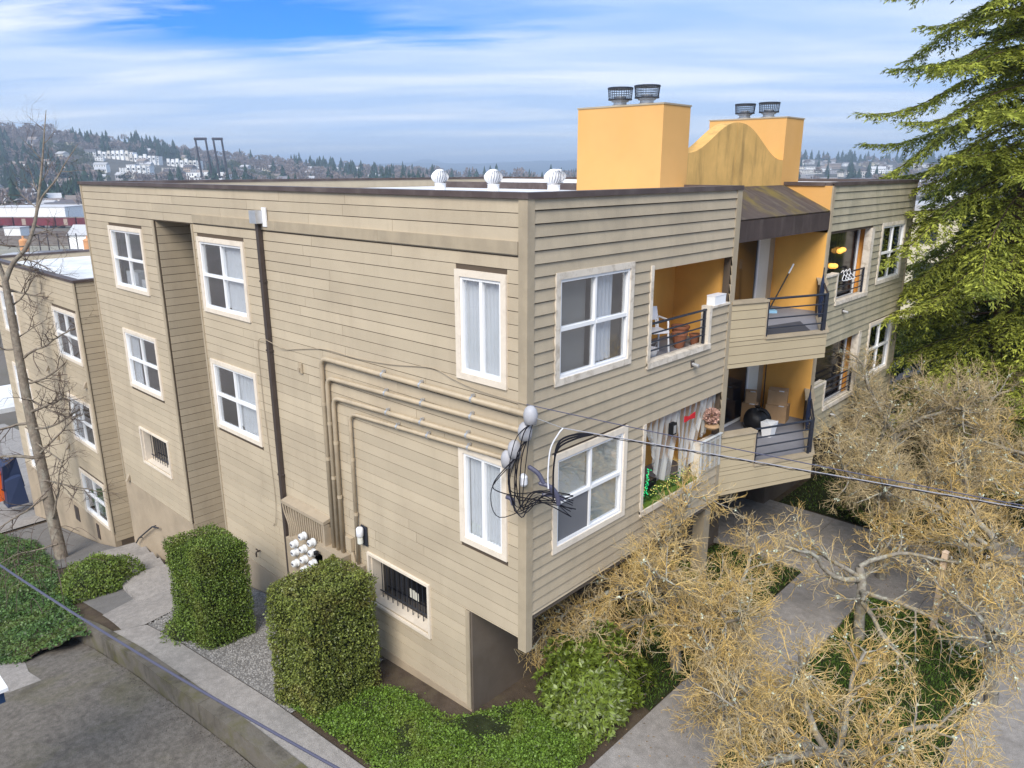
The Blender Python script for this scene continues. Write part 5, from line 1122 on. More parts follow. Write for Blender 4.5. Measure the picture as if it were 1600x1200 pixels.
lead3 = [px(8, 440, -.5), px(-5, 405, -.6), px(-20, 380, -.6)]; l3 = [.07, .06, .05]
S1 = []
for pl, rl in ((trunk, rad), (lead, lr), (lead2, l2), (lead3, l3)):
    sp = smooth(pl, 4); rr2 = np.interp(np.linspace(0, len(rl)-1, len(sp)), range(len(rl)), rl)
    S1 += [(tuple(sp[i]), tuple(sp[i+1]), rr2[i], rr2[i+1]) for i in range(len(sp)-1)]
cfgL = [dict(seg=.22, wig=.12, grav=.02, tap=.25, bare=.15, kids=4.2), dict(seg=.16, wig=.17, grav=.02, tap=.35, bare=.1, kids=6, ang=(.5, 1.1), len=1.1, rad=.019), dict(seg=.11, wig=.18, grav=.01, tap=.5, bare=.2, kids=5, ang=(.5, 1.1), len=.5, rad=.011), dict(seg=.08, wig=.2, grav=0, tap=.6, bare=1, kids=0, ang=(.4, 1.), len=.25, rad=.0075)]
SS = [[] for _ in cfgL]
for (u, v, du, dv, L, rd) in ((30, 560, 1, -.12, 2.6, .035), (38, 600, 1, -.05, 2.4, .03), (45, 645, 1, -.35, 2.3, .04), (50, 670, 1, .1, 2.6, .03), (60, 710, 1, -.6, 2.0, .03), (66, 750, 1, -.2, 2.0, .025), (82, 810, .7, -1, 1.8, .03), (28, 545, -1, -.1, 1.4, .03), (48, 660, -1, .1, 1.6, .04), (62, 715, -1, .0, 1.6, .045), (74, 775, -1, .6, 1.6, .03), (15, 480, 1, -.4, 1.4, .025), (12, 455, 1, .05, 1.9, .025), (50, 350, 1, .5, 1.2, .02), (40, 385, -1, .3, 1.0, .02), (20, 412, 1, .15, 1.5, .025), (60, 300, -1, -1, .8, .014), (66, 250, -.8, -1, .7, .012), (35, 585, .6, .8, 1.5, .02), (55, 690, .9, .5, 1.8, .025), (90, 850, -1, .3, 1.5, .02), (63, 285, 1, -.7, .7, .013), (68, 225, 1, -1, .5, .01), (58, 325, -1, -.6, .9, .016), (47, 370, 1, -.2, 1.0, .018), (30, 400, 1, .5, 1.2, .02), (70, 205, -1, -1.2, .5, .009), (95, 268, 1, .1, .6, .01), (84, 285, .6, -1, .5, .01), (25, 530, 1, -.6, 1.3, .02), (40, 620, 1, .5, 1.9, .03)):
    q = np.array(px(u, v, -.2)); vec = _r2*du*1.0+_u2*(-dv)+_d*r.uniform(-.5, .2); vec /= np.linalg.norm(vec)
    grow(r, tuple(q), tuple(vec), L*1.35, rd*1.35, 0, cfgL, SS)
segs_mesh('trunk', S1, MATS['bark'], bt, 10, world=tuple(base)); tag(segs_mesh('limbs', SS[0], MATS['bark'], bt, 6, world=tuple(base)), kind='stuff'); mat('twig_brown', (.13, .10, .085), .9, .1, island=.3)
segs_mesh('crown', SS[1]+SS[2]+SS[3], MATS['twig_brown'], bt, 3, world=tuple(base))
# brambles near the tree
t = thing('brambles', 'bare arching bramble stems in front of the bare tree', 'shrub', tuple(G(40, 900))); sg = []
for k in range(26):
    b_ = G(r.uniform(-10, 110), r.uniform(880, 960)); h_ = r.uniform(.5, 1.6); a = r.uniform(0, 6.28); w = smooth([b_, b_+np.array((math.cos(a)*.2, math.sin(a)*.2, h_*.7)), b_+np.array((math.cos(a)*.6, math.sin(a)*.6, h_)), b_+np.array((math.cos(a)*1.1, math.sin(a)*1.1, h_*.75))], 4)
    sg += [(tuple(w[i]), tuple(w[i+1]), .008, .007) for i in range(len(w)-1)]
tag(segs_mesh('stems', sg, MATS['twig_brown'], t, 4), kind='stuff')
# conifers at the right
mat('needles_light', (.33, .36, .06), .6, .25, island=.75, trans=.3, stain=((.08, .13, .035), .8, .9, (1, 1, 1)))
mat('needles_dark', (.12, .17, .055), .6, .25, island=.5, trans=.25, stain=((.20, .21, .05), .6, .5, (1, 1, 1)))
mat('conifer_bark', (.10, .07, .05), .95, .1, var=.3, vscale=6, bump=.6)
def conifer(seed, base, H, R0, label, m, nb, z_lo=.03, ll=.19, reps=3):
    r = random.Random(seed); g = np.random.default_rng(seed); t = thing('conifer', label, 'tree', base, 'big conifers beyond the right wing')
    tr = [((0, 0, H*i/20), (0, 0, H*(i+1)/20), .34*(1-i/21), .34*(1-(i+1)/21)) for i in range(20)]; br = []; B0, BD, BL = [], [], []
    for k in range(nb):
        f = z_lo+(1-z_lo)*(k+r.random())/nb; z = H*f; a = k*2.39996+r.uniform(-.4, .4); L = R0*min(.86, (1-f)**.55)*r.uniform(.5, 1.15)+.25; el = .30-.70*(1-f)*r.uniform(.4, 1.1)
        p = np.array((0, 0, z)); d = np.array((math.cos(a)*math.cos(el), math.sin(a)*math.cos(el), math.sin(el))); n_ = max(5, int(L/.24)); st_ = L/n_; rr_ = .012+.024*L/R0
        for i in range(n_):
            s = i/n_; d = d+np.array((r.gauss(0, .05), r.gauss(0, .05), r.gauss(0, .04)+(-.045 if s < .6 else .06))); d /= np.linalg.norm(d); q = p+d*st_
            br.append((tuple(p), tuple(q), rr_*(1-s)+.004, rr_*(1-s-1/n_)+.004)); p = q
            if s < .10: continue
            side = np.cross(d, (0, 0, 1)); side /= np.linalg.norm(side)+1e-9
            for sg_ in (-1, 1):
                for rep in range(reps):
                    wl = (.22+.85*math.sin(min(1, (1-s)*1.25)*1.57)*min(1, L/3))*r.uniform(.5, 1.15)
                    dd = side*sg_+d*r.uniform(.3, 1.0)+np.array((0, 0, r.uniform(-.55, .12))); dd /= np.linalg.norm(dd); B0.append(p-d*st_*r.random()); BD.append(dd); BL.append(wl)
            B0.append(p); BD.append(d+np.array((0, 0, -.4))); BL.append(.3)
    B0, BD, BL = np.array(B0), np.array(BD), np.array(BL); cnt = np.maximum(3, (BL/.08).astype(int)); ix = np.repeat(np.arange(len(BL)), cnt)
    j = np.concatenate([np.arange(c)/c for c in cnt]); n_ = len(ix)
    X = B0[ix]+BD[ix]*(BL[ix]*j)[:, None]; X[:, 2] -= .22*BL[ix]*j**2; X += g.normal(0, .012, X.shape); dd = BD[ix]; e_ = np.cross(dd, (0, 0, 1)); P_, D_ = [], []
    for sg_ in (-1, 1, 0):
        P_.append(X); D_.append(dd*.75+e_*sg_*.75+g.normal(0, .22, X.shape)+np.array((0, 0, -.18)))
    P_ = np.concatenate(P_); D_ = np.concatenate(D_); Nn = g.normal(0, .45, P_.shape)+np.array((0, 0, 1)); Ls = g.uniform(.6, 1.25, len(P_))
    segs_mesh('trunk', tr, MATS['conifer_bark'], t, 9, world=base); tag(segs_mesh('boughs', br, MATS['conifer_bark'], t, 4, world=base), kind='stuff')
    leaves_mesh('crown', P_, D_, Nn, ll*Ls, ll*.28*Ls, MATS[m], t, world=base, fold=.12); return t
conifer(5, (2.45, 18.3, gE), 25, 6.3, 'tall yellow-green conifer rising beside the right end of building', 'needles_light', 225, ll=.15)
conifer(9, (3.3, 24.5, gE), 26, 6.2, 'darker tall conifer standing behind the yellow-green one', 'needles_dark', 110, reps=2, ll=.26)
conifer(14, (1.2, 22.5, gE), 9.5, 4.6, 'low dark conifer behind the far corner of the building', 'needles_dark', 60, reps=2, ll=.22)

# ================================================================ street furniture
t = thing('wooden_post', 'pale squared wooden post standing by the entry walk', 'post', (3.93, 7.94, gE)); MB().hexa([(3.88, 7.89, gE), (3.98, 7.89, gE), (3.98, 7.99, gE), (3.88, 7.99, gE), (3.87, 7.9, -6.9), (3.97, 7.9, -6.9), (3.97, 8.0, -6.9), (3.87, 8.0, -6.9)]).build('shaft', MATS['wood_post'], t); MB().hexa([(3.86, 7.89, -6.899), (3.98, 7.89, -6.899), (3.98, 8.01, -6.899), (3.86, 8.01, -6.899), (3.9, 7.93, -6.86), (3.94, 7.93, -6.86), (3.94, 7.97, -6.86), (3.9, 7.97, -6.86)]).build('cap', MATS['wood_post'], t)
sp_ = np.array(on_z(1512, 905, gE)); sgn = thing('house_sign', 'dark house number sign with white lettering behind the wooden post', 'sign', tuple(sp_))
fr_d = nrm((CAM[0]-sp_[0], CAM[1]-sp_[1]+3, 0)); fS = Fr(tuple(sp_), (-fr_d[1], fr_d[0], 0), fr_d)
mat('sign_dark', (.035, .042, .045), .6, .3, var=.2, vscale=6)
MB(fS).box(-.62, .62, -.06, 0, .05, .55).build('board', MATS['sign_dark'], sgn); MB(fS).box(-.10, .42, -.05, .012, .56, .74).build('number_plate', MATS['black'], sgn)
for u in (-.5, .5): MB(fS).box(u-.04, u+.04, -.05, -.01, -.1, .05).build('leg', MATS['black'], sgn)
def text(s, size, fr, u, n, z, m, parent):
    c = bpy.data.curves.new('lettering', 'FONT'); c.body = s; c.size = size; c.extrude = .002; c.align_x = 'CENTER'; tmp = bpy.data.objects.new('tmp', c); COL.objects.link(tmp)
    dg = bpy.context.evaluated_depsgraph_get(); me = bpy.data.meshes.new_from_object(tmp.evaluated_get(dg)); bpy.data.objects.remove(tmp)
    O = np.array(fr.P(u, n, z)); M4 = Matrix(((fr.U[0], 0, fr.N[0], O[0]), (fr.U[1], 0, fr.N[1], O[1]), (0, 1, 0, O[2]), (0, 0, 0, 1))); me.transform(M4); me.materials.clear(); me.materials.append(MATS[m]); return link(bpy.data.objects.new('lettering', me), parent)
text('1522 PL', .15, fS, .16, .016, .59, 'paper', sgn); 
for (u, z, w, h) in ((-.47, .40, .05, .06), (-.40, .38, .04, .09), (-.33, .36, .05, .04), (-.12, .36, .06, .10), (-.03, .35, .04, .12), (.06, .35, .07, .09), (.16, .36, .05, .11), (.25, .35, .06, .09), (.34, .36, .05, .07), (-.08, .17, .03, .10), (.05, .16, .03, .10), (.38, .16, .03, .10)): MB(fS).box(u, u+w, .001, .006, z, z+h).build('lettering_mark', MATS['paper'], sgn)
MB(fS).box(-.2, .5, .001, .006, .29, .305).build('rule', MATS['paper'], sgn); MB(fS).box(-.1, .42, .001, .006, .10, .112).build('rule', MATS['paper'], sgn)
# carport corner at the left edge, its roof reaches into the picture
mat('fascia_blue', (.015, .04, .10), .4, .4)
c0 = np.array(at(13, 1077, 10.2)); t = thing('carport', 'white roof corner of a carport at the left picture edge', 'carport', (c0[0]-1, c0[1]-1, gz(c0[0])-.4))
x1_, y1_ = c0[0], c0[1]; MB().box(x1_-1.7, x1_, y1_-1.5, y1_, c0[2]-.02, c0[2]+.03).build('roof', MATS['white_paint'], t); MB().box(x1_-1.65, x1_-.05, y1_-1.45, y1_-.05, c0[2]-.20, c0[2]-.021).build('fascia', MATS['fascia_blue'], t)
for (a, b) in ((-1.5, -.3), (-1.5, -1.3), (-.5, -1.3)): MB().box(x1_+a-.05, x1_+a+.05, y1_+b-.05, y1_+b+.05, gz(x1_)-.6, c0[2]-.2).build('post', MATS['white_paint'], t)
# yard behind the wing: shed, pick-up load, fence
mat('orange', (.75, .13, .02), .5); mat('tarp', (.03, .045, .10), .5); mat('shed_grey', (.45, .44, .45), .7, var=.1)
b_ = np.array(at(5, 760, 33)); t = thing('shed', 'open grey shed with white roof at far left beyond the wing', 'shed', tuple(b_))
MB().box(b_[0]-4, b_[0]+.2, b_[1]-.1, b_[1]+3.5, b_[2]+3.3, b_[2]+3.5).build('roof', MATS['membrane'], t); MB().box(b_[0]-4, b_[0]+.2, b_[1]-.08, b_[1], b_[2]+2.2, b_[2]+3.29).build('fascia', MATS['shed_grey'], t); MB().box(b_[0]-4, b_[0]+.2, b_[1]+3.3, b_[1]+3.5, b_[2]-1, b_[2]+3.29).build('rear_wall', MATS['room_dark'], t)
for a in (-3.9, 0.0): MB().box(b_[0]+a-.1, b_[0]+a+.1, b_[1]+.02, b_[1]+.2, b_[2]-1, b_[2]+2.19).build('post', MATS['shed_grey'], t)
for k, (u, v, s, m, lb) in enumerate(((0, 748, .7, 'orange', 'orange plastic tub in front of the open shed'), (13, 730, .7, 'tarp', 'upper dark blue tarpaulin covered load by the shed'), (20, 756, .7, 'tarp', 'lower dark blue tarpaulin covered load by the shed'))):
    p = np.array(at(u, v, 32.4)); t = thing('yard_load', lb, 'load', tuple(p)); j_ = [r.uniform(-.12, .12) for _ in range(8)]
    MB().hexa([(p[0]-s*.5, p[1]-.4, p[2]-.9), (p[0]+s*.5, p[1]-.4, p[2]-.9), (p[0]+s*.5, p[1]+.4, p[2]-.9), (p[0]-s*.5, p[1]+.4, p[2]-.9), (p[0]-s*.4+j_[0], p[1]-.3, p[2]+.35+j_[1]), (p[0]+s*.4+j_[2], p[1]-.3, p[2]+.3+j_[3]), (p[0]+s*.35, p[1]+.3, p[2]+.4+j_[4]), (p[0]-s*.4, p[1]+.3, p[2]+.35+j_[5])]).build('wrapped_load', MATS[m], t); MB().tube([(p[0]-s*.5, p[1]-.42, p[2]-.2), (p[0]+s*.5, p[1]-.42, p[2]-.1)], .02, 5).build('strap', MATS['black'], t)
drape_poly('yard_pavement', 'concrete', [(-60, -6), (-60, 6), (-26.4, 6), (-26.4, -6)], .03)

# ================================================================ the far valley and hills
mat('hill', (.10, .095, .085), .95, .05, var=.3, vscale=.01); mat('far_hill', (.04, .06, .065), .95, .05)
mat('con_far', (.026, .050, .034), .9, .1, island=.3, objr=.3); mat('bare_far', (.22, .18, .17), .95, .05, island=.35, objr=.35)
mat('bush_far', (.07, .085, .035), .95, .05, island=.35, objr=.35)
HW = [mat('house_%d' % i, c, .8, .2, objr=.12) for i, c in enumerate(((.80, .80, .80), (.66, .63, .58), (.45, .44, .46), (.42, .33, .27), (.55, .50, .38)))]
HR = [mat('houseroof_%d' % i, c, .8, .2, objr=.2) for i, c in enumerate(((.16, .155, .17), (.24, .20, .18), (.50, .50, .52), (.11, .10, .11)))]
mat('far_glass', (.03, .035, .045), .2, .5)
def hillsheet(name, us, prof, d0, d1, zb, m, rows=10):
    V, F = [], []; nr = rows+1
    for u in us:
        top = np.array(at(u, prof(u), d1(u))); bot = np.array(at(u, 300, d0(u))); bot[2] = zb
        for j in range(nr): f = j/rows; p = bot+(top-bot)*f; p[2] = zb+(top[2]-zb)*(f**1.25); V.append(p)
        back = top+(top-bot)*.5; back[2] = zb; V.append(back)
    nr += 1
    F = [(i*nr+j, (i+1)*nr+j, (i+1)*nr+j+1, i*nr+j+1) for i in range(len(us)-1) for j in range(nr-1)]
    tag(np_mesh(name, V, F, MATS[m], smooth=True), kind='structure')
    def P_(u, f):
        top = np.array(at(u, prof(u), d1(u))); bot = np.array(at(u, 300, d0(u))); bot[2] = zb; p = bot+(top-bot)*f; p[2] = zb+(top[2]-zb)*(f**1.25); return p
    return P_
lp = lambda u: float(np.interp(u, (-300, 0, 60, 130, 200, 260, 320, 380, 450, 520, 600, 700), (195, 203, 207, 214, 222, 234, 243, 249, 256, 263, 268, 271)))
hillL = hillsheet('hill', np.linspace(-300, 720, 60), lp, lambda u: 620, lambda u: 1150+max(0, u)*.5, -25.4, 'hill')
rp = lambda u: float(np.interp(u, (1180, 1260, 1340, 1420, 1500, 1800), (251, 249, 251, 252, 254, 250)))
hillR = hillsheet('hill', np.linspace(1150, 1850, 40), rp, lambda u: 520, lambda u: 1700, -25.4, 'hill')
fp1 = lambda u: float(np.interp(u, (300, 560, 640, 740, 850, 1000, 1250), (262, 257, 254, 256, 251, 250, 256))); hillsheet('hill', np.linspace(300, 1250, 60), fp1, lambda u: 4200, lambda u: 6500, -26, 'far_hill', 3)
fp2 = lambda u: float(np.interp(u, (420, 470, 520, 620, 660, 720, 900), (262, 247, 255, 256, 249, 256, 250)))+1.5*math.sin(u*.11); hillsheet('hill', np.linspace(420, 900, 60), fp2, lambda u: 7000, lambda u: 8600, -26, 'far_hill', 3)
# shared far trees
def conif_proto(seed):
    g = random.Random(seed); mb = MB(); 
    for k in range(9):
        z0 = .10+.098*k; r_ = .20*(1-k/9.6)*(1+g.uniform(-.2, .2)); n_ = 7
        for j in range(n_):
            a = (j+g.random()*.6)*6.283/n_; w = .5; rj = r_*g.uniform(.75, 1.3); mb.face([(0, 0, z0+.16), (rj*math.cos(a-w), rj*math.sin(a-w), z0-.01), (rj*1.1*math.cos(a), rj*1.1*math.sin(a), z0-.04), (rj*math.cos(a+w), rj*math.sin(a+w), z0-.01)])
    mb.tube([(0, 0, -.05), (0, 0, .95)], [.018, .003], 4); return mb
def bare_proto(seed):
    g = random.Random(seed); mb = MB()
    mb.tube([(0, 0, -.05), (0, 0, .5)], [.03, .012], 4)
    for k in range(95):
        a = g.uniform(0, 6.283); e = math.asin(g.uniform(-.15, 1)); r_ = .34*g.uniform(.35, 1)**.5; c = np.array((r_*math.cos(a)*math.cos(e), r_*math.sin(a)*math.cos(e), .48+r_*1.25*math.sin(e))); v = c-np.array((0, 0, .2)); v /= np.linalg.norm(v); s = np.cross(v, (g.gauss(0, 1), g.gauss(0, 1), g.gauss(0, 1))); s /= np.linalg.norm(s)+1e-6
        mb.face([tuple(c-v*.07), tuple(c+s*.034), tuple(c+v*.085), tuple(c-s*.034)])
    return mb
CM = [conif_proto(i) for i in range(4)]; CMe = [c.mesh('conifer_far', MATS['con_far']) for c in CM]; BMs = [bare_proto(i) for i in range(4)]
r = random.Random(21)
def merge(name, label, cat, protos, items, m):
    V, F = [], []; o = 0
    for (p, h, k, w) in items:
        pv = np.array(protos[k].v); a = r.uniform(0, 6.28); c, s = math.cos(a), math.sin(a); q = np.c_[(pv[:, 0]*c-pv[:, 1]*s)*h*w, (pv[:, 0]*s+pv[:, 1]*c)*h*w, pv[:, 2]*h]+p; V.append(q); F += [tuple(i+o for i in f) for f in protos[k].f if len(f) == 4]; o += len(q)
    return tag(np_mesh(name, np.concatenate(V), F, MATS[m]), label, cat, kind='stuff')
con_items, bare_items, bush_items = [], [], []
def tree_here(p, kind, h=None):
    p = np.array(p)-np.array((0, 0, .5))
    if kind == 'c': con_items.append((p, h or r.uniform(11, 25), r.randrange(4), r.uniform(1.0, 1.7)))
    elif kind == 'b': bare_items.append((p, h or r.uniform(10, 18), r.randrange(4), r.uniform(1., 1.6)))
    else: bush_items.append((p, h or r.uniform(6, 12), r.randrange(4), r.uniform(1.2, 1.9)))
for _ in range(1500):
    u = r.uniform(-120, 690); f = r.random()**.8; p = hillL(u, f); x = math.sin(u*.021+f*4)+math.sin(u*.05+f*9)*.6
    if 140 < u < 320 and .30 < f < .66: continue
    tree_here(p, 'c' if x+r.gauss(0, .6) > .40 else ('b' if x > -.9 or f > .75 else 'u'))
for _ in range(110): u = r.uniform(1180, 1640); tree_here(hillR(u, r.uniform(.86, 1.0)), 'c', r.uniform(14, 26))
for _ in range(230): u = r.uniform(1180, 1640); tree_here(hillR(u, r.uniform(0, .95)), r.choice('cbbu'))
for _ in range(260):      # the low tree belt seen over the roof
    u = r.uniform(430, 1120); d_ = r.uniform(650, 1500); p = np.array(at(u, 300, d_)); p[2] = -25.5; tree_here(p, 'c' if r.random() < .55 else 'b', r.uniform(14, 24) if d_ < 1100 else r.uniform(20, 34))
for _ in range(60): u = r.uniform(-60, 140); d_ = r.uniform(430, 620); p = np.array(at(u, 300, d_)); p[2] = -25.5; tree_here(p, r.choice('cbu'))
for _ in range(26): u = r.uniform(60, 128); d_ = r.uniform(500, 540); p = np.array(at(u, 300, d_)); p[2] = -25.5; tree_here(p, 'c', r.uniform(15, 22))
# the conifers that stand out along the skyline are things of their own
con_items.sort(key=lambda it: -(it[1]/max(1, float((it[0]-_C)@_d))))
for (p, h, k, w) in con_items[:70]:
    o = bpy.data.objects.new('conifer_tree', CMe[k]); link(o, None, tuple(map(float, p))); o.scale = (h*w, h*w, h); o.rotation_euler.z = r.uniform(0, 6.28)
    w_ = p-_C; uu = 800+FPX*float(w_@_r2)/float(w_@_d)
    tag(o, '%s %s distant conifer %s' % ('tall' if h > 19 else 'short', 'broad' if w > 1.35 else 'slender', 'at the left picture edge' if uu < 60 else 'left of the drawbridge towers' if uu < 300 else 'around the drawbridge towers' if uu < 380 else 'right of the drawbridge towers' if uu < 640 else 'over the roof by the turbine vents' if uu < 1100 else 'on the right hillside'), 'tree', 'single conifers on the far hills')
merge('conifer_wood', 'dark conifer wood on the far hillsides', 'wood', CM, con_items[70:], 'con_far'); merge('bare_wood', 'mauve brown bare winter wood on the far hillsides', 'wood', BMs, bare_items, 'bare_far'); merge('bushes', 'olive evergreen bushes between the far houses', 'bushes', BMs, bush_items, 'bush_far')
# houses
def house(p, w, dp, h, rz, wm, rm, flat, label, group, storeys=2, cat='house', win=True):
    t = thing('hillside_house', label, cat, tuple(p), group); f = Fr(tuple(p), (math.cos(rz), math.sin(rz), 0), (math.sin(rz), -math.cos(rz), 0))
    MB(f).box(-w/2, w/2, -dp, 0, -6, h).build('wall', wm, t)
    mb = MB(f); P = f.P; e = .5
    if flat: mb.box(-w/2-.2, w/2+.2, -dp-.2, .2, h+.01, h+.5)
    else:
        rh = dp*.34; a = [P(-w/2-e, e, h), P(w/2+e, e, h), P(w/2+e, -dp-e, h), P(-w/2-e, -dp-e, h), P(-w/2-e, -dp/2, h+rh), P(w/2+e, -dp/2, h+rh)]; b = len(mb.v); mb.v += a; mb.f += [(b, b+1, b+5, b+4), (b+2, b+3, b+4, b+5), (b+1, b+2, b+5), (b+3, b, b+4), (b+3, b+2, b+1, b)]
    mb.build('roof', rm, t); wn = MB(f); k = max(2, int(w/2.6)); sh = h/storeys
    for s in range(storeys):
        for j in range(k): u = -w/2+w*(j+.5)/k; wn.box(u-.65, u+.65, .0, .06, s*sh+.9, s*sh+sh*.8)
    if win: tag(wn.build('window_row', MATS['far_glass'], t), kind='stuff')
    return t
view_rz = YAW-math.pi/2
WN = ('white', 'cream', 'grey', 'brown', 'tan'); RN = ('slate', 'brown', 'pale', 'black')
def far_house(p, lb, grp, big=1.0, flat=None, u=0, f=None):
    w = r.uniform(8, 15)*big; wi = r.choice((0, 1, 2, 0, 1, 0, 1, 2, 3, 4)); ri = r.randrange(4); fl = r.random() < .3 if flat is None else flat; h_ = r.choice((5.2, 5.8, 8.2))
    size = ('narrow', 'mid-sized', 'wide')[0 if w < 10*big else 1 if w < 13*big else 2]; tall = ' tall' if h_ > 8 else ''
    place = '' if f is None else (' near skyline' if f > .6 else ' halfway up' if f > .25 else ' low down')
    if grp and 'left hillside' in grp: place += (' at picture edge', ' left of terraces', ' around terraces', ' around drawbridge', ' right of drawbridge', ' at ridge end')[min(5, max(0, int((u+60)/115)))]
    house(p, w, r.uniform(7, 10), h_, view_rz+r.uniform(-.6, .6), HW[wi], HR[ri], fl, '%s%s %s %s with %s %s %s%s' % (size, tall, WN[wi], 'house' if 'house' in lb else 'building', RN[ri], 'flat roof' if fl else 'gable', lb.replace('house ', ''), place), grp, r.choice((2, 2, 3)))
for k in range(170):
    u = r.uniform(-60, 680); f = r.uniform(.02, .92)**1.3; far_house(hillL(u, f), 'house on left hillside', 'houses on the left hillside', u=u, f=f)
for k in range(100):
    u = r.uniform(1225, 1600); f = r.uniform(.03, .82); far_house(hillR(u, f), 'on right hillside', 'buildings on the right hillside', r.uniform(1, 2.6), r.random() < .7, u=u, f=f)
for k in range(60):
    u = r.uniform(-40, 130); d_ = r.uniform(440, 640); p = np.array(at(u, 300, d_)); p[2] = -25.5; far_house(p, 'house at foot of left hill', 'houses at the foot of the left hill', .9)
for k in range(14):
    u = r.uniform(450, 900); d_ = r.uniform(620, 900); p = np.array(at(u, 300, d_)); p[2] = -25.5; far_house(p, 'just over the roof edge', 'buildings seen over the roof', 1.6, True)
mat('ballast', (.15, .12, .105), .95, .1, var=.3, vscale=.4); mat('yard_pale', (.27, .25, .20), .95, .1, var=.2, vscale=.2)
for k in range(11):      # rails on their ballast
    a = np.array(at(-140, 300, 262+k*6)); b = np.array(at(260, 300, 262+k*6)); tag(MB().tube([(a[0], a[1], -25.32), (b[0], b[1], -25.32)], .35, 4).build('railway_track', MATS['ballast' if k % 2 else 'bridge_steel'] if 'bridge_steel' in MATS else MATS['ballast']), kind='structure')
for k, (u, d_, w, dp, h, wm, lb) in enumerate(((8, 300, 7, 5, 3.2, 0, 'low white yard hut left of the far tanks'), (118, 240, 9, 9, 5.5, 0, 'white gabled shed at the building edge in the far yard'), (60, 214, 8, 4, 2.4, 3, 'dark brown container in the far yard'), (85, 218, 6, 4, 2.4, 2, 'grey container right of the brown one in the yard'), (20, 206, 12, 5, 2.6, 0, 'long white trailer at the near side of the far yard'), (100, 440, 24, 14, 7, 2, 'grey hall among conifers behind the far wagons'), (-10, 470, 30, 14, 8, 1, 'cream hall at picture edge behind the warehouse'), (50, 450, 26, 10, 6, 0, 'white low hall behind the far warehouse'))):
    p = np.array(at(u, 300, d_)); p[2] = -25.4; house(p, w, dp, h, view_rz+.1*(k % 3-1), HW[wm], HR[2 if wm == 0 else 0], k != 1, lb, None, 1, 'shed' if h < 6 else 'hall', False)
# long white terraces on the hill
for k, (u, f, w, lb) in enumerate(((180, .62, 46, 'left long white terrace on the far hillside'), (225, .60, 38, 'middle long white terrace on the far hillside'), (286, .60, 44, 'right long white terrace on the far hillside near the bridge towers'), (215, .40, 26, 'white apartment block below the far terraces'), (330, .34, 40, 'low white block below the bridge towers'))):
    pp = hillL(u, f); tt = house(pp, w, 12, 8.5, view_rz, HW[0], HR[2], True, lb, 'white terraces on the hillside', 3, 'terrace'); fT = Fr(tuple(pp), (math.cos(view_rz), math.sin(view_rz), 0), (math.sin(view_rz), -math.cos(view_rz), 0))
    for q in range(int(w/6)):
        x_ = -w/2+6*q+3; MB(fT).box(x_-1.9, x_+1.9, .07, 2.2+r.random(), -6, 8.6+r.choice((.8, 2.2, 3.0))).build('bay', HW[r.choice((0, 0, 1))], tt); MB(fT).box(x_-1.2, x_+1.2, 3.3, 3.36, 4.6, 6.6).build('bay_window', MATS['far_glass'], tt)
# drawbridge towers
mat('bridge_steel', (.045, .035, .04), .8, .2)
for k, (u0, u1, lb) in enumerate(((305, 321, 'left dark portal tower of the far drawbridge'), (333, 346, 'right dark portal tower of the far drawbridge'))):
    d_ = 800; a = np.array(at(u0, 217, d_)); b = np.array(at(u1, 217, d_)); t = thing('bridge_tower', lb, 'bridge tower', (float(a[0]), float(a[1]), -25.5), 'drawbridge portal towers'); s = (b-a)/np.linalg.norm(b-a)
    for q, o_ in ((a, 4), (b, 4)): MB().tube([tuple(q), (q[0]+s[0]*o_, q[1]+s[1]*o_, -26)], [1.0, 1.3], 4).build('leg', MATS['bridge_steel'], t)
    MB().tube([tuple(a-s*1.2), tuple(b+s*1.2)], 1.4, 4).build('cross_beam', MATS['bridge_steel'], t)
# rail yard with maroon wagons, warehouse, tanks and poles
mat('maroon', (.16, .025, .035), .7, .3, var=.25, vscale=.3, objr=.15); mat('tank_orange', (.62, .30, .13), .6, .3, var=.15, vscale=.5)
ORD = ('leftmost', 'second', 'third', 'fourth', 'fifth')
for k in range(5):
    u = -4+k*33; p = np.array(at(u, 300, 345-k*.5)); p[2] = -25.4; f = Fr(tuple(p), tuple(_r), (-_d[0], -_d[1], 0)); t = thing('rail_wagon', ORD[k]+' maroon rail wagon in the far yard, counted from the picture edge', 'wagon', tuple(p), 'maroon rail wagons'); MB(f).box(-4.5, 4.5, -3, 0, 1.1, 4.6).build('body', MATS['maroon'], t); MB(f).box(-4.55, 4.55, -3.05, .05, 4.61, 4.9).build('roof', MATS['houseroof_1'], t); [MB(f).box(x_-1.1, x_+1.1, -2.6, -.3, 0, 1.05).build('bogie', MATS['black'], t) for x_ in (-3, 3)]
    MB(f).box(-.9, .9, 0.01, .06, 1.4, 4.2).build('door', MATS['house_3' if k % 2 else 'maroon'], t)
p = np.array(at(35, 300, 400)); p[2] = -25.4; house(p, 42, 22, 6.5, view_rz, HW[0], HR[2], True, 'long low white roofed warehouse behind the maroon wagons', None, 1, 'warehouse', False)
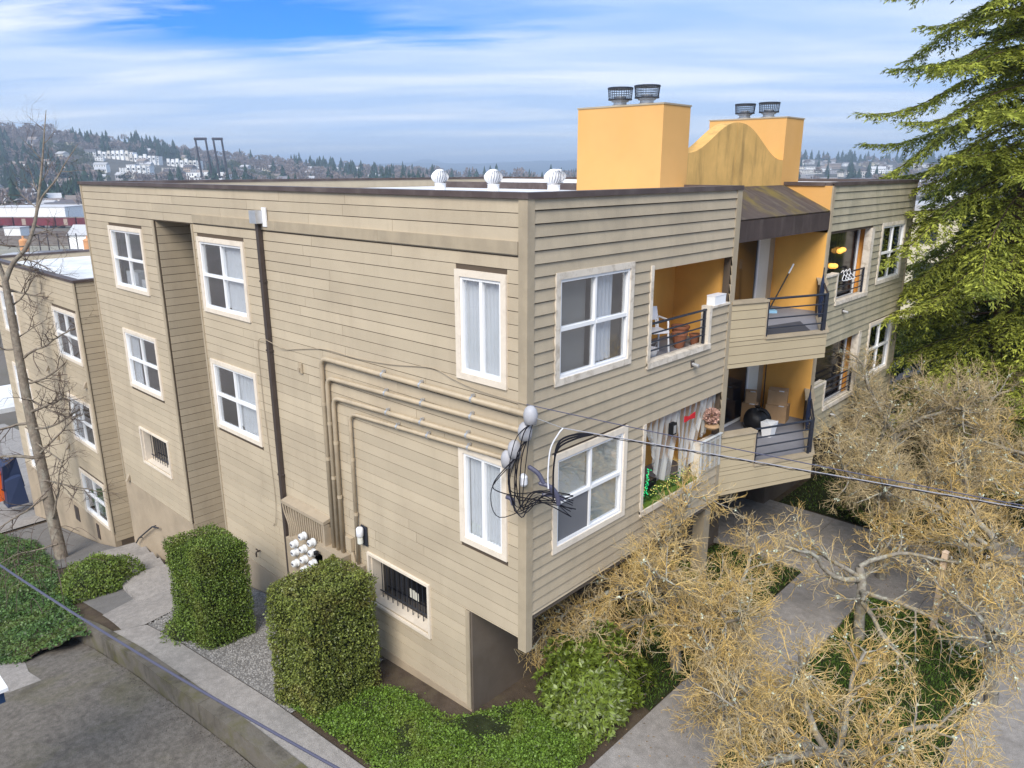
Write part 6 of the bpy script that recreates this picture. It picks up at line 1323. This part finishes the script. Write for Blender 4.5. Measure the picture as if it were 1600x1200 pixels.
for k, (u, lb) in enumerate(((23, 'left orange rusted tank on legs in the far yard'), (125, 'orange rusted tank on legs next to the building edge'))):
    p = np.array(at(u, 300, 225)); p[2] = -25.4; p = p+np.array((0, 0, 0)); t = thing('yard_tank', lb, 'tank', tuple(p), 'orange tanks in the yard'); MB().lathe(tuple(p), [(.3, 1.6), (1.25, 2.2), (1.25, 5.2), (.9, 5.6), (.3, 5.8), (.3, 6.6)], 14).build('vessel', MATS['tank_orange'], t)
    for j in range(4): a = j*1.57+.4; MB().tube([(p[0]+1.1*math.cos(a), p[1]+1.1*math.sin(a), p[2]), (p[0]+1.1*math.cos(a), p[1]+1.1*math.sin(a), p[2]+2.4)], .12, 5).build('leg', MATS['house_3'], t)
for k, u in enumerate((48, 62, 78, 95, 108)):
    p = np.array(at(u, 300, 235)); p[2] = -25.4; t = thing('yard_pole', ORD[k]+' thin dark pole of five in the far rail yard', 'pole', tuple(p), 'poles in the far yard'); MB().tube([tuple(p), (p[0], p[1], p[2]+6.5)], .16, 5).build('shaft', MATS['bridge_steel'], t); MB().box(p[0]-.7, p[0]+.7, p[1]-.06, p[1]+.06, p[2]+6.0, p[2]+6.15).build('crossarm', MATS['bridge_steel'], t)
tag(MB().prism([tuple(np.array(at(u, 300, d_))[:2]) for (u, d_) in ((-150, 190), (160, 190), (160, 300), (-150, 300))], -25.45, -25.40).build('yard_ground', MATS['yard_pale']), kind='structure')
p = np.array(at(1400, 300, 62)); p[2] = -10; house(p, 14, 9, 7.0, .35, HW[4], HR[2], True, 'pale neighbouring house glimpsed between the conifer boughs', None, 2)
# a parked white van glimpsed through the twigs
p = on_z(1505, 650, -8.62); t = thing('parked_van', 'white parked van glimpsed through the grey twigs', 'van', tuple(p)); f = Fr(tuple(p), (.9, -.43, 0), (-.43, -.9, 0))
MB(f).box(-2.2, 1.4, -1.8, 0, .45, 2.0).build('body', MATS['white_paint'], t); P = f.P
MB(f).hexa([P(1.401, -1.8, .45), P(2.5, -1.8, .45), P(2.5, 0, .45), P(1.401, 0, .45), P(1.401, -1.75, 1.9), P(1.9, -1.7, 1.15), P(1.9, -.1, 1.15), P(1.401, -.05, 1.9)], f.flip).build('hood', MATS['white_paint'], t)
for (x_, y_) in ((-1.4, .02), (1.6, .02), (-1.4, -1.82), (1.6, -1.82)): MB().tube([P(x_, y_-.1, .34), P(x_, y_+.1, .34)], .34, 14).build('wheel', MATS['black'], t)
for x_ in (-1.6, -.3, .8): MB(f).box(x_-.5, x_+.5, .0, .015, 1.2, 1.75).build('side_window', MATS['far_glass'], t)
p = on_z(1415, 560, -8.62); t = thing('fence', 'dark green slatted fence past the far corner of the building', 'fence', (-1, 32, -8.6))
for k in range(18): MB().box(-6+k*.55, -6+k*.55+.5, 31.9, 31.95, -8.8, -6.9).build('slat', MATS['fascia_green'] if 'fascia_green' in MATS else MATS['hedge_core'], t)
for k in range(3): MB().box(-6.1, 4, 31.96, 32.0, -8.5+k*.7, -8.4+k*.7).build('rail', MATS['hedge_core'], t)

# ================================================================ haze over the valley
hm = bpy.data.materials.new('haze'); hm.use_nodes = True; hn = hm.node_tree; hn.nodes.clear(); ho = N(hn, 'ShaderNodeOutputMaterial'); pv = N(hn, 'ShaderNodeVolumePrincipled')
pv.inputs['Color'].default_value = (.66, .80, 1, 1); pv.inputs['Density'].default_value = .00030; pv.inputs['Anisotropy'].default_value = .1; hn.links.new(pv.outputs[0], ho.inputs['Volume'])
MATS['haze'] = hm; hzb = MB(); hzb.box(-10500, 10500, -10500, 10500, -34, 150); tag(hzb.build('haze', hm), 'pale blue haze in the valley air', 'haze', kind='stuff')
